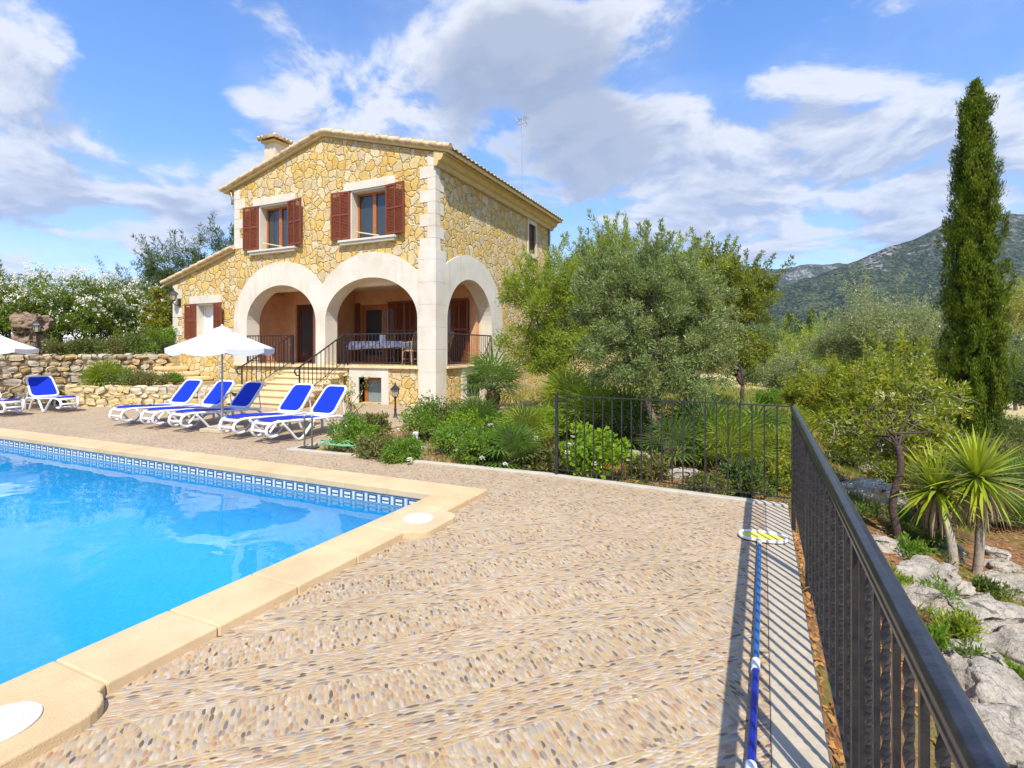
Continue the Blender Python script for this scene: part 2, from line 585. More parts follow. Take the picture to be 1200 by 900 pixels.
def deck_mat():
    m, t, out = newmat('pebble_tile')
    pos = t.n('ShaderNodeNewGeometry').outputs['Position']
    s = t.n('ShaderNodeSeparateXYZ', {0: pos})
    X, Y = s.outputs[0], s.outputs[1]
    r2 = 0.70711
    wob = t.noise(pos, 2.2, 2, 0.5).outputs[0]
    U = t.m('MULTIPLY', t.m('ADD', X, Y), r2)
    V = t.m('MULTIPLY', t.m('SUBTRACT', Y, X), r2)
    Vb = t.m('ADD', V, t.m('MULTIPLY_ADD', wob, 0.06, -0.03))
    band = t.m('MODULO', t.m('ADD', t.m('FLOOR', t.m('DIVIDE', t.m('SUBTRACT', Vb, 0.047), 0.287)), 100.0), 2.0)
    fine = t.noise(pos, 120, 3, 0.6).outputs[0]

    def layer(long, short, seed):
        a = t.m('DIVIDE', long, 0.046)
        b = t.m('DIVIDE', short, 0.0165)
        a = t.m('ADD', a, t.m('MULTIPLY', wob, 6.0))
        vec = t.n('ShaderNodeCombineXYZ', {0: a, 1: b, 2: seed}).outputs[0]
        vf = t.n('ShaderNodeTexVoronoi', {'Vector': vec, 'Scale': 1.0, 'Randomness': 0.75}, feature='F1', voronoi_dimensions='2D')
        sc = t.n('ShaderNodeSeparateColor', {0: vf.outputs['Color']})
        return vf.outputs['Distance'], sc.outputs[0], sc.outputs[1]

    d0, c0, e0 = layer(V, U, 0.0)
    d1, c1, e1 = layer(U, V, 5.0)

    def fm(f, a, b):
        return t.m('ADD', t.m('MULTIPLY', a, t.m('SUBTRACT', 1.0, f)), t.m('MULTIPLY', b, f))
    d, c, e = fm(band, d0, d1), fm(band, c0, c1), fm(band, e0, e1)
    big = t.noise(pos, 0.8, 4, 0.6).outputs[0]
    peb = t.ramp(c, [(0.0, (.13, .10, .085)), (0.07, (.23, .19, .17)), (0.18, (.40, .32, .25)), (0.32, (.50, .35, .22)), (0.45, (.54, .48, .42)),
                     (0.58, (.40, .23, .14)), (0.70, (.56, .45, .31)), (0.82, (.35, .32, .31)), (1.0, (.60, .51, .40))])
    grout = t.mix(fine, (.40, .305, .16), (.58, .46, .27))
    pmask = t.sstep(d, 0.61, 0.42)
    col = t.mix(pmask, grout, peb)
    # tile joints
    def joint(A, ph):
        q = t.m('PINGPONG', t.m('ADD', A, ph), 0.203)
        return t.sstep(q, 0.0065, 0.002)
    j = t.m('MAXIMUM', joint(X, 0.31), joint(Y, -0.12))
    j = t.m('MULTIPLY', j, 0.85)
    col = t.mix(j, col, (.54, .39, .19))
    col = t.mix(1.0, col, t.ramp(big, [(0.3, (.81, .765, .68)), (0.7, (.96, .915, .83))]), 'MULTIPLY')
    bs = t.n('ShaderNodeBsdfPrincipled', {'Base Color': col, 'Roughness': 0.62, 'Specular IOR Level': 0.35})
    h = t.m('SUBTRACT', t.sstep(d, 0.62, 0.05), t.m('MULTIPLY', j, 0.25))
    bp = t.n('ShaderNodeBump', {'Strength': 0.7, 'Distance': 0.003, 'Height': h})
    t.put(bs.inputs['Normal'], bp.outputs[0])
    t.put(out.inputs[0], bs.outputs[0])
    return m


M_DECK = deck_mat()
# ------------------------------------------------------------------ ground
def sst(x, a, b):
    t = np.clip((np.asarray(x, float) - a) / (b - a), 0, 1)
    return t * t * (3 - 2 * t)


_pt = RNG.permutation(512)


def vnoise(x, y):
    x, y = np.asarray(x, float), np.asarray(y, float)
    xi, yi = np.floor(x).astype(int), np.floor(y).astype(int)
    fx, fy = x - xi, y - yi
    fx, fy = fx * fx * (3 - 2 * fx), fy * fy * (3 - 2 * fy)
    h = lambda a, b: _pt[(_pt[a % 512] + b) % 512] / 511.0
    return (h(xi, yi) * (1 - fx) + h(xi + 1, yi) * fx) * (1 - fy) + (h(xi, yi + 1) * (1 - fx) + h(xi + 1, yi + 1) * fx) * fy


def vfbm(x, y, o=5, g=0.5):
    s, a, n = 0, 1.0, 0
    for i in range(o):
        s = s + a * vnoise(x * 2 ** i + 17.3 * i, y * 2 ** i + 5.1 * i)
        n += a
        a *= g
    return s / n


def wallx(y):
    return -19.9 + (y - 5.5) / 6.0


def planter(x, y):
    """1 inside the raised planter in front of the house"""
    ly = 8.1 + (x + 17.3) / 3.95 * 2.1
    return (x > wallx(y)) & (x < -13.3) & (y > ly) & (y > 8.1 - (x + 17.3) * 0.94) & (y < 12.4)


def gz(x, y):
    x, y = np.asarray(x, float), np.asarray(y, float)
    r = np.hypot(x, y)
    z = -0.05 - 0.42 * sst(x, -4.0, 0.6) * sst(y, 5, 7)
    z = np.where(x > 0.2, -0.47, z) if False else z
    z = z - 0.42 * sst(x, 0.2, 0.6) * (1 - sst(y, 5, 7)) - 0.5 * sst(x, 0.4, 2.6) - 0.45 * sst(x, 3.5, 14)
    z = z - 0.25 * sst(y, 12, 26) * sst(x, -7, -2)
    z = z - 7.0 * sst(r, 34, 160) - 10 * sst(r, 160, 600)
    z = z + (vfbm(x * 0.7, y * 0.7, 4) - 0.5) * 0.34 * sst(x, 0.2, 1.5) * (1 - sst(r, 60, 200))
    z = z + (vfbm(x * 0.9 + 40, y * 0.9, 4) - 0.5) * 0.18 * (1 - sst(x, 0, 1)) * sst(y, 6.0, 7.2)
    z = np.where((x > -6.9) | (y < -3), z, np.where(y > 6, -0.08, z))
    lawn = (x < wallx(y) - 0.12)
    z = np.where(planter(x, y), 0.5, z)
    zl = 1.30 + 0.9 * sst(-x, 24, 60) + (vfbm(x * 0.5, y * 0.5, 3) - 0.5) * 0.1
    z = np.where(lawn & (y > 0), zl, z)
    z = np.where(x < -19.5, np.where(lawn, zl, z), z)
    return z


def axis(lo, hi, step, far, k=1.22):
    a = list(np.arange(lo, hi + 1e-6, step))
    s = step
    v = lo
    while v > -far:
        s *= k
        v -= s
        a.insert(0, v)
    s, v = step, hi
    while v < far:
        s *= k
        v += s
        a.append(v)
    return np.array(a)


ax, ay = axis(-24, 12, 0.25, 5000), axis(-3, 26, 0.25, 5000)
GX, GY = np.meshgrid(ax, ay, indexing='ij')
GZ = gz(GX, GY)
nx, ny = GX.shape
idx = np.arange(nx * ny).reshape(nx, ny)
Q = np.stack([idx[:-1, :-1], idx[1:, :-1], idx[1:, 1:], idx[:-1, 1:]], -1).reshape(-1, 4)
cx = (GX[:-1, :-1] + GX[1:, 1:]).ravel() / 2
cy = (GY[:-1, :-1] + GY[1:, 1:]).ravel() / 2
inside = ((cx > -18.5) & (cx < -0.25) & (cy > -2.5) & (cy < 5.5)) | ((cx > -18.5) & (cx < -7.2) & (cy > -2.5) & (cy < 8.0))
Q = Q[~inside]


def ground_mat():
    m, t, out = newmat('soil_and_grass')
    pos = t.n('ShaderNodeNewGeometry').outputs['Position']
    s = t.n('ShaderNodeSeparateXYZ', {0: pos})
    n1 = t.noise(pos, 0.9, 6, 0.62).outputs[0]
    n2 = t.noise(pos, 9, 8, 0.7).outputs[0]
    n3 = t.noise(pos, 55, 4, 0.7).outputs[0]
    soil = t.ramp(n2, [(0.28, (.10, .05, .022)), (0.48, (.26, .135, .06)), (0.62, (.36, .21, .10)), (0.78, (.46, .34, .20))])
    grass = t.ramp(n3, [(0.3, (.07, .09, .015)), (0.5, (.16, .19, .03)), (0.7, (.30, .30, .06))])
    dry = t.ramp(n3, [(0.3, (.22, .17, .06)), (0.7, (.50, .42, .18))])
    gm = t.sstep(n1, 0.50, 0.64)
    fld = t.m('MULTIPLY', t.sstep(s.outputs[1], 14.0, 19.0), t.sstep(s.outputs[0], -6.0, -3.0))
    soil = t.mix(t.sstep(s.outputs[0], -2.5, -5.5), soil, t.ramp(n2, [(.3, (.30, .18, .08)), (.7, (.52, .37, .19))]))
    col = t.mix(t.m('MULTIPLY', gm, 0.75), soil, grass)
    # open field of dry yellow grass further back, lawn on the raised ground
    g2 = t.mix(t.sstep(n1, 0.42, 0.62), grass, dry)
    g2 = t.mix(t.m('MULTIPLY', t.sstep(s.outputs[1], 30.0, 36.0), 0.8), g2, (.58, .46, .24))
    col = t.mix(fld, col, g2)
    lawn = t.sstep(s.outputs[0], -18.6, -19.6)
    col = t.mix(lawn, col, t.mix(t.sstep(n1, 0.4, 0.65), (.12, .15, .025), (.33, .30, .12)))
    r = t.vm('LENGTH', pos).outputs['Value']
    col = t.mix(t.sstep(r, 70.0, 150.0), col, t.ramp(t.noise(pos, 0.05, 6, 0.6).outputs[0], [(0.35, (.03, .05, .015)), (0.6, (.10, .12, .04))]))
    bs = t.n('ShaderNodeBsdfPrincipled', {'Base Color': col, 'Roughness': 0.95, 'Specular IOR Level': 0.1})
    bp = t.n('ShaderNodeBump', {'Strength': 1.0, 'Distance': 0.05, 'Height': t.m('ADD', n2, t.m('MULTIPLY', n3, 0.3))})
    t.put(bs.inputs['Normal'], bp.outputs[0])
    t.put(out.inputs[0], bs.outputs[0])
    return m


M_GROUND = ground_mat()
g = np_mesh('ground', np.stack([GX.ravel(), GY.ravel(), GZ.ravel()], -1), Q, M_GROUND, smooth=True)
tag(g, kind='structure')

# ------------------------------------------------------------------ terrace, kerb, pool
xy = lambda a, b, h: (a, b, h)
PX0, PX1, PY0, PY1 = -14.4, -3.11, -1.2, 4.66        # water opening
CW = 0.43
terr = [(-24, -3), (0.03, -3), (0.03, 5.92), (-2.40, 6.13), (-6.72, 6.00), (-6.72, 12.21), (-24, 12.21)]
hole = [(PX0 - .3, PY0 - .3), (PX1 + .3, PY0 - .3), (PX1 + .3, PY1 + .3), (PX0 - .3, PY1 + .3)]
mb = MB()
mb.prism([terr, hole], xy, -1.3, 0.0)
tag(mb.build('terrace', M_DECK), kind='structure')
mb = MB()
mb.prism([(0.032, -3), (0.235, -3), (0.235, 5.90), (0.032, 5.92)], xy, -1.4, 0.004)
tag(mb.build('terrace_edging', M_CONC, bevel=0.006), kind='structure')
mb = MB()
mb.prism([(0.235, 5.902), (0.235, 6.02), (-2.40, 6.24), (-6.60, 6.11), (-6.60, 7.9), (-6.72, 7.9), (-6.72, 6.002), (-2.40, 6.132), (0.03, 5.922)], xy, -1.0, 0.022)
tag(mb.build('kerb', pm('white_kerb', (.47, .42, .33), .8, .1, 6, .003, 60), bevel=0.008), kind='structure')

# coping stones round the pool, each slab with its joint
def rounded_tab(y):
    """slab with a round-cornered lug that carries the skimmer lid"""
    pts = [(PX1, y - .34), (PX1 + CW, y - .34)]
    out = PX1 + CW + .17
    for k in range(0, 7):
        a = math.pi / 2 * k / 6
        pts.append((out - .14 + .14 * math.sin(a), y - .30 + .14 - .14 * math.cos(a)))
    for k in range(0, 7):
        a = math.pi / 2 * k / 6
        pts.append((out - .14 + .14 * math.cos(a), y + .30 - .14 + .14 * math.sin(a)))
    pts += [(PX1 + CW, y + .34), (PX1, y + .34)]
    return pts


cop = MB()
CZ0, CZ1 = -0.02, 0.055
J = 0.0028
def slab(poly):
    cop.prism([poly], xy, CZ0, CZ1)
y = PY0 - CW
tabs = (1.05, 3.93)
edges = []
for tcy in tabs:
    slab(rounded_tab(tcy))
def run_y(x0, x1, y0, y1, step):
    n = max(1, round((y1 - y0) / step))
    for i in range(n):
        a, b = y0 + (y1 - y0) * i / n, y0 + (y1 - y0) * (i + 1) / n
        slab([(x0, a + J), (x1, a + J), (x1, b - J), (x0, b - J)])
def run_x(x0, x1, y0, y1, step):
    n = max(1, round((x1 - x0) / step))
    for i in range(n):
        a, b = x0 + (x1 - x0) * i / n, x0 + (x1 - x0) * (i + 1) / n
        slab([(a + J, y0), (b - J, y0), (b - J, y1), (a + J, y1)])
run_y(PX1, PX1 + CW, PY0, tabs[0] - .34, .5)
run_y(PX1, PX1 + CW, tabs[0] + .34, tabs[1] - .34, .55)
run_y(PX1, PX1 + CW, tabs[1] + .34, PY1 + CW, .5)
run_y(PX0 - CW, PX0, PY0 - CW, PY1 + CW, .55)
run_x(PX0, PX1, PY1, PY1 + CW, .6)
run_x(PX0, PX1 + CW, PY0 - CW, PY0 - .003, .6)
tag(cop.build('pool_coping', M_COPING, bevel=0.010), kind='structure')

WZ = -0.135
M_POOLT = None
def pool_mat():
    m, t, out = newmat('blue_mosaic')
    pos = t.n('ShaderNodeNewGeometry').outputs['Position']
    v = t.n('ShaderNodeTexVoronoi', {'Vector': pos, 'Scale': 32.0, 'Randomness': 0.1}, feature='F1')
    sc = t.n('ShaderNodeSeparateColor', {0: v.outputs['Color']})
    c = t.ramp(sc.outputs[0], [(0, (.02, .34, .67)), (0.5, (.025, .37, .70)), (1, (.035, .40, .73))])
    cau = t.n('ShaderNodeTexVoronoi', {'Vector': pos, 'Scale': 2.4}, feature='SMOOTH_F1')
    bs = t.n('ShaderNodeBsdfPrincipled', {'Base Color': c, 'Roughness': 0.4})
    t.put(out.inputs[0], bs.outputs[0])
    return m
def water_mat():
    m, t, out = newmat('pool_water')
    pos = t.n('ShaderNodeNewGeometry').outputs['Position']
    mp = t.vm('MULTIPLY', pos, (1.0, 1.25, 1.0)).outputs[0]
    n1 = t.noise(mp, 1.1, 2, 0.5, 0.4).outputs[0]
    n2 = t.noise(mp, 5.5, 2, 0.5, 0.6).outputs[0]
    h = t.m('ADD', n1, t.m('MULTIPLY', n2, 0.035))
    bp = t.n('ShaderNodeBump', {'Strength': 1.0, 'Distance': 0.010, 'Height': h}).outputs[0]
    tr = t.n('ShaderNodeBsdfTransparent', {'Color': (.72, .93, 1.0)})
    gl = t.n('ShaderNodeBsdfGlossy', {'Color': (1, 1, 1), 'Roughness': 0.015, 'Normal': bp})
    fr = t.n('ShaderNodeFresnel', {'IOR': 1.33, 'Normal': bp})
    mx = t.n('ShaderNodeMixShader', {0: fr.outputs[0], 1: tr.outputs[0], 2: gl.outputs[0]})
    t.put(out.inputs[0], mx.outputs[0])
    return m
x0, x1, y0, y1 = PX0 - .02, PX1 + .02, PY0 - .02, PY1 + .02
mb = MB()
# shell with widely coved corners: rings from the rim down to the floor
rings = []
for k in range(15):
    a = math.pi / 2 * k / 14
    ins, zz2 = 1.9 * (1 - math.cos(a)), -.02 - .28 - 1.25 * math.sin(a)
    if k == 0: rings.append((0, -.02))
    rings.append((ins, zz2))
rings.append((2.75, -1.60))
RV = []
for ins, zz2 in rings:
    r_ = .04 + ins * .8
    c = []
    for cx2, cy2, a0 in ((x1 - ins - r_ * .5, y1 - ins - r_ * .5, 0), (x0 + ins + r_ * .5, y1 - ins - r_ * .5, 90), (x0 + ins + r_ * .5, y0 + ins + r_ * .5, 180), (x1 - ins - r_ * .5, y0 + ins + r_ * .5, 270)):
        for q in range(9):
            a = rad(a0 + 90 * q / 8)
            c.append((cx2 + r_ * .5 * math.cos(a), cy2 + r_ * .5 * math.sin(a), zz2))
    RV.append(c)
nr = len(RV[0])
fs = [(i * nr + k, i * nr + (k + 1) % nr, (i + 1) * nr + (k + 1) % nr, (i + 1) * nr + k) for i in range(len(RV) - 1) for k in range(nr)]
fs.append(tuple((len(RV) - 1) * nr + k for k in range(nr)))
mb.add([p for c in RV for p in c], fs)
tag(mb.build('pool_basin', pool_mat(), smooth=60), kind='structure')
mb = MB()
mb.add([(x0, y0, WZ), (x1, y0, WZ), (x1, y1, WZ), (x0, y1, WZ)], [(0, 1, 2, 3)])
tag(mb.build('pool_water', water_mat()), kind='structure')

# waterline tiles with a key pattern
band = MB()
yb = y1 - .006
band.bb(x0, x1, yb, y1 - .001, WZ - .06, -.026)
tag(band.build('waterline_tiles', pm('pale_blue_tile', (.20, .37, .52), .25, .08, 8)), kind='structure')
kd, kw = MB(), MB()
u = 0.18
zt, zb = -.036, -.126
x = x1 - .02
while x > x0:
    def seg(B, a, b, p, q, yy=.0085):
        B.bb(x - u * b, x - u * a, yb - yy, yb - .0015, zb + (zt - zb) * p, zb + (zt - zb) * q)
    seg(kd, .08, .76, .84, .98)
    seg(kd, .08, .16, .10, .83)
    seg(kd, .68, .76, .10, .83)
    seg(kd, .24, .60, .34, .46)
    seg(kw, .18, .66, .50, .80, .0075)
    seg(kw, .18, .66, .08, .30, .0075)
    seg(kw, .86, .98, .0, 1.0, .0075)
    x -= u
tag(kd.build('waterline_key_pattern', pm('navy_tile', (.07, .10, .16), .25, .2, 10), recalc=False), kind='structure')
tag(kw.build('waterline_key_inlay', pm('white_tile', (.62, .68, .71), .25, .05, 10), recalc=False), kind='structure')

for i, ty in enumerate(tabs):
    s = thing('skimmer_lid', ['round white skimmer lid in the coping lug nearest the camera', 'round white skimmer lid in the coping lug near the far pool corner'][i],
              'lid', (PX1 + CW - .09, ty, CZ1), group='skimmer lids in the pool coping')
    b = MB()
    b.lathe([(.125, 0), (.135, .002), (.135, .008), (.128, .011), (.118, .008)], n=36)
    b.build('rim', M_PLASTIC, s, smooth=40)
    b = MB()
    b.lathe([(.115, .0005), (.115, .007), (.02, .010)], n=36)
    for rr_ in (.045, .075, .1):
        b.tube([(rr_ * math.cos(q), rr_ * math.sin(q), .0085) for q in np.linspace(0, 2 * math.pi, 33)], .0022, 5, cap=False)
    for q in (.6, .6 + math.pi):
        b.ball((.088 * math.cos(q), .088 * math.sin(q), .008), (.008, .008, .003), 8, 5)
    b.build('cover', pm('worn_white_plastic', (.60, .59, .55), .5, .06, 20), s, smooth=40)

# ------------------------------------------------------------------ iron railings of the terrace
def twisted(b, x, y, z0, z1, r=.0085, pitch=.12, n=44, ph=0.0):
    vs, fs = [], []
    for i in range(n + 1):
        z = z0 + (z1 - z0) * i / n
        a0 = ph + (z - z0) / pitch * math.pi
        for k in range(4):
            a = a0 + k * math.pi / 2
            vs.append((x + math.cos(a) * r * 1.35, y + math.sin(a) * r * 1.35, z))
    for i in range(n):
        for k in range(4):
            k2 = (k + 1) % 4
            fs.append((i * 4 + k, i * 4 + k2, i * 4 + 4 + k2, i * 4 + 4 + k))
    b.add(vs, fs)


FX = 0.283
fence = thing('iron_railing', 'dark iron railing with broad moulded handrail and alternating twisted bars along the terrace edge', 'railing', (FX, 5.96, 0))
prof = [(-.030, .955), (.030, .955), (.030, .968), (.026, .972), (.026, .984), (.018, .995), (0, 1.0), (-.018, .995), (-.026, .984), (-.026, .972), (-.030, .968)]
b = MB()
b.prism([prof], lambda a, z, h: (FX + a, h, z), -1.0, 6.0)
b.build('handrail', M_RAIL, fence, world=True, bevel=0.002)
b = MB()
b.bb(FX - .014, FX + .014, -1.0, 5.97, .085, .097)
b.build('bottom_rail', M_IRON, fence, world=True)
b = MB()
b.bb(FX - .016, FX + .016, -1.0, 5.97, .942, .953)
b.build('rail_flat', M_IRON, fence, world=True)
py_ = (5.98, 4.10, 2.05, 0.0)
for yy in py_:
    b = MB()
    b.bb(FX - .019, FX + .019, yy - .019, yy + .019, -.45, .941)
    b.build('post', M_IRON, fence, world=True, bevel=.003)
k = 0
yy = 5.87
while yy > 0.2:
    if min(abs(yy - p) for p in py_) > .05:
        b = MB()
        if k % 2:
            b.bb(FX - .0078, FX + .0078, yy - .0078, yy + .0078, .098, .941)
        else:
            twisted(b, FX, yy, .098, .941, ph=k)
        b.build('baluster', M_IRON, fence, world=True)
        k += 1
    yy -= .118

A, B_ = Vector((0.25, 5.965, 0)), Vector((-2.30, 6.185, 0))
gate = thing('iron_railing', 'thin iron railing of plain upright bars at the far end of the terrace', 'railing', (B_.x, B_.y, 0))
def along(t): return A.lerp(B_, t)
angf = math.atan2(B_.y - A.y, B_.x - A.x)
L = (B_ - A).length
mid = (A + B_) / 2
b = MB(); b.box((mid.x, mid.y, .997), (L + .02, .030, .012), angf); b.build('top_rail', M_IRON, gate, world=True)
b = MB(); b.box((mid.x, mid.y, .085), (L, .024, .010), angf); b.build('bottom_rail', M_IRON, gate, world=True)
b = MB(); b.box((B_.x, B_.y, .50), (.034, .034, 1.05), angf); b.build('post', M_IRON, gate, world=True, bevel=.003)
for i in range(1, 22):
    p = along(i / 22.2)
    b = MB()
    b.box((p.x, p.y, .54), (.0125, .0125, .90), angf)
    b.build('baluster', M_IRON, gate, world=True)

# ------------------------------------------------------------------ leaf skimmer on its pole, lying by the railing
sk = thing('leaf_skimmer', 'pool leaf skimmer with yellow oval head and long blue pole lying on the tiles', 'pool skimmer', (-.015, 4.75, .0))
oval = [(math.sin(a) * .175, math.copysign(abs(math.cos(a)) ** .7, math.cos(a)) * .12) for a in np.linspace(0, 2 * math.pi, 41)[:-1]]
b = MB()
path = [(x_ + .02, y_ + .10, .022) for x_, y_ in oval]
path.append(path[0])
b.tube(path, .013, 8, cap=False)
b.build('frame', M_PLASTIC, sk, smooth=True)
b = MB()
b.prism([[(x_ * .95 + .02, y_ * .92 + .10) for x_, y_ in oval]], xy, .010, .014)
b.build('net', pm('yellow_net', (.75, .66, .10), .7, .1, 40), sk)
b = MB(); b.tube([(-.005, .02, .022), (-.003, -.17, .028)], .016, 10); b.build('socket', pm('cream_plastic', (.72, .68, .52), .4, .05), sk, smooth=40)
lb, db = pm('mid_blue_pole', (.015, .12, .34), .3, .12, 20), pm('deep_blue_pole', (.008, .02, .24), .3, .12, 20)
b = MB(); b.tube([(-.003, -.16, .028), (-.013, -1.90, .028)], .0145, 12); b.build('pole', lb, sk, smooth=40)
b = MB(); b.tube([(-.0128, -1.87, .028), (-.0135, -1.96, .028)], .020, 12); b.build('joint', M_PLASTIC, sk, smooth=40)
b = MB(); b.tube([(-.013, -1.95, .028), (-.022, -2.62, .028)], .0165, 12); b.build('pole', db, sk, smooth=40)
b = MB(); b.tube([(-.022, -2.60, .028), (-.023, -2.72, .028)], .021, 12); b.build('joint', M_PLASTIC, sk, smooth=40)
b = MB(); b.tube([(-.023, -2.71, .028), (-.03, -3.5, .028)], .0165, 12); b.build('pole', db, sk, smooth=40)
# ------------------------------------------------------------------ house
YF, XR = 12.23, -8.07
XL, XLL = -16.08, -19.35          # upper block, lean-to
YB = 20.75
RIDX, RIDZ, EVZ = -12.08, 8.06, 6.98
FL = 1.10
house = thing('stone_house', 'two storey golden stone villa with white arches and red shutters behind the pool', 'house', (XR, YF, 0))


def hp(mb_, name, mat, parent=None, **k):
    return mb_.build(name, mat, parent or house, world=True, **k)


fr = lambda a, z, h: (a, h, z)       # front plane: (x, z) extruded along y
sdp = lambda a, z, h: (h, a, z)      # side plane: (y, z) extruded along x


def arc(cx_, hw, z0, rise, n=28, rev=False):
    p = [(cx_ - hw * math.cos(math.pi * i / n), z0 + rise * math.sin(math.pi * i / n)) for i in range(n + 1)]
    return p[::-1] if rev else p


def arch(cx_, hw, zb, z0, rise):
    return [(cx_ - hw, zb)] + arc(cx_, hw, z0, rise) + [(cx_ + hw, zb)]


A1 = (-13.92, 1.53, 2.42, 1.20)
A2 = (-10.315, 1.685, 2.45, 1.21)
A3 = (14.14, 1.36, 2.38, 1.31)
A1o = (-13.92, 2.16, 2.42, 1.95)
A2o = (-10.30, 2.20, 2.45, 1.94)
A3o = (14.10, 2.23, 2.38, 2.02)
roofz = lambda x_: RIDZ - abs(x_ - RIDX) * (RIDZ - EVZ) / 4.0
llz = lambda x_: 4.86 - (XL - x_) * (4.86 - 3.98) / (XL - XLL)

def rect(x0_, x1_, z0_, z1_): return [(x0_, z0_), (x1_, z0_), (x1_, z1_), (x0_, z1_)]


# front wall
outer = [(XLL, -.3), (XR, -.3), (XR, EVZ - .02), (RIDX, RIDZ), (XL, EVZ - .02), (XL, 4.86), (XLL, 3.98)]
def grow(a, k=.10): return arch(a[0], a[1] + k, FL + .02, a[2], a[3] + k)
holes = [grow(A1), grow(A2), rect(-14.90, -13.51, 4.80, 6.28), rect(-11.04, -9.66, 4.80, 6.26), rect(-18.05, -17.02, 1.95, 3.18), rect(-10.72, -9.88, .02, .76)]
mb = MB(); mb.prism([outer] + holes, fr, YF, YF + .42)
hp(mb, 'wall', M_STONE)
# side wall
outer = [(YF + .421, -.3), (YB, -.3), (YB, EVZ - .02), (YF + .421, EVZ - .02)]
holes = [grow(A3), rect(18.62, 19.30, 5.28, 6.40), rect(13.9, 14.75, .1, .80)]
mb = MB(); mb.prism([outer] + holes, sdp, XR - .42, XR)
hp(mb, 'wall', M_STONE)
mb = MB(); mb.bb(XL - .0, XL + .3, YF + .43, YB, 3.5, EVZ - .05); mb.bb(XLL, XLL + .3, YF + .43, YB, -.2, 3.9); mb.bb(XLL, XR - .43, YB, YB + .3, -.2, EVZ - .05)
hp(mb, 'wall', M_STONE)

# white arch surrounds
def top_out(x_):
    def e(a):
        q = 1 - ((x_ - a[0]) / a[1]) ** 2
        return a[2] + a[3] * math.sqrt(q) if q > 0 else -9
    return max(e(A1o), e(A2o), 2.0)
PR = .045
xs = np.linspace(XL + .003, -8.60, 90)
out2 = [(x_, top_out(x_)) for x_ in xs]
# jamb feet come down to the porch floor
poly = [(xs[0], FL + .0)] + out2 + [(xs[-1], FL + .0)]
poly = [(xs[0], FL), (A1[0] - A1[1], FL)] + arc(*A1) + [(A1[0] + A1[1], FL), (A2[0] - A2[1], FL)] + arc(*A2) + [(A2[0] + A2[1], FL), (xs[-1], FL)] + out2[::-1]
mb = MB(); mb.prism([poly], fr, YF - PR, YF + .46)
hp(mb, 'arch_surround', M_WHITE, bevel=.008)
ys = np.linspace(YF + .50, A3o[0] + A3o[1], 60)
def top3(y_):
    q = 1 - ((y_ - A3o[0]) / A3o[1]) ** 2
    return A3o[2] + A3o[3] * math.sqrt(max(q, 0))
poly = [(ys[0], FL), (A3[0] - A3[1], FL)] + arc(*A3) + [(A3[0] + A3[1], FL), (ys[-1], FL)] + [(y_, max(top3(y_), 2.0)) for y_ in ys[::-1]]
mb = MB(); mb.prism([poly], sdp, XR - .46, XR + PR)
hp(mb, 'arch_surround', M_WHITE, bevel=.008)
# corner pillar of pale blocks, with long and short quoins above
mb = MB()
z = -.3
i = 0
PTOP = 4.30
while z < PTOP - .01:
    h_ = min(.62, PTOP - z)
    mb.bb(-8.598, XR + PR, YF - PR, YF + .498, z, z + h_ - .004)
    z += h_
mb.bb(-8.54, XR + PR - .006, YF - PR + .006, YF + .45, -.3, PTOP - .01)
hp(mb, 'corner_pillar', M_WHITE, bevel=.006)
def quoins(xc, dirx, z0, z1, side=False, name='quoins'):
    b_ = MB()
    z_, i_ = z0, 0
    while z_ < z1 - .05:
        h_ = min(.33, z1 - z_)
        ln = .50 if i_ % 2 == 0 else .25
        lo = .24 if i_ % 2 == 0 else .42
        ya = YF - .014
        if dirx > 0:
            b_.bb(xc - .0, xc + ln, ya, YF + .2, z_ + .002, z_ + h_ - .002)
            b_.bb(xc - .014, xc + .0, ya, YF + lo, z_ + .002, z_ + h_ - .002)
        else:
            b_.bb(xc - ln, xc, ya, YF + .2, z_ + .002, z_ + h_ - .002)
            b_.bb(xc, xc + .014, ya, YF + lo, z_ + .002, z_ + h_ - .002)
        z_ += h_
        i_ += 1
    return hp(b_, 'quoins', M_WHITE, bevel=.006)
quoins(XR, -1, PTOP, EVZ - .05)
quoins(XL, 1, 4.95, EVZ - .05)
quoins(XLL, 1, .1, 3.92)
# band under the eaves of the lean-to valley: downpipe and gutter bracket
mb = MB(); mb.tube(catmull([(XL - .18, YF - .02, 6.93), (XL - .10, YF - .03, 6.72), (XL - .05, YF - .05, 6.62), (XL - .05, YF - .05, 6.45)], 4), .04, 8)
hp(mb, 'gutter_outlet', M_GALV, smooth=True)

# roofs: corrugated barrel-tile sheets
def tile_sheet(xa, za, xb, zb_, y0_, y1_, name, per=.235, amp=.055):
    """tile courses run from (xa, za) down to (xb, zb_), rolls repeat along y"""
    n_ = int((y1_ - y0_) / per * 8)
    m_ = 14
    S, T = np.meshgrid(np.linspace(0, 1, m_ * 2), np.linspace(y0_, y1_, n_ + 1), indexing='ij')
    Xs = xa + (xb - xa) * S
    ph = (T - y0_) / per * 2 * np.pi
    roll = np.sqrt(np.clip(0.5 - 0.5 * np.cos(ph), 0, 1))
    step = ((S * (m_ - 1)) % 1.0) * 0.030
    Zs = za + (zb_ - za) * S + roll * amp + step
    V = np.stack([Xs.ravel(), T.ravel(), Zs.ravel()], -1)
    a, b2 = Xs.shape
    id_ = np.arange(a * b2).reshape(a, b2)
    Q_ = np.stack([id_[:-1, :-1], id_[1:, :-1], id_[1:, 1:], id_[:-1, 1:]], -1).reshape(-1, 4)
    o = np_mesh(name, V, Q_, M_TILE, house, world=True)
    md = o.modifiers.new('t', 'SOLIDIFY')
    md.thickness = .022
    return o
OV = .50
slope = (RIDZ - EVZ) / 4.0
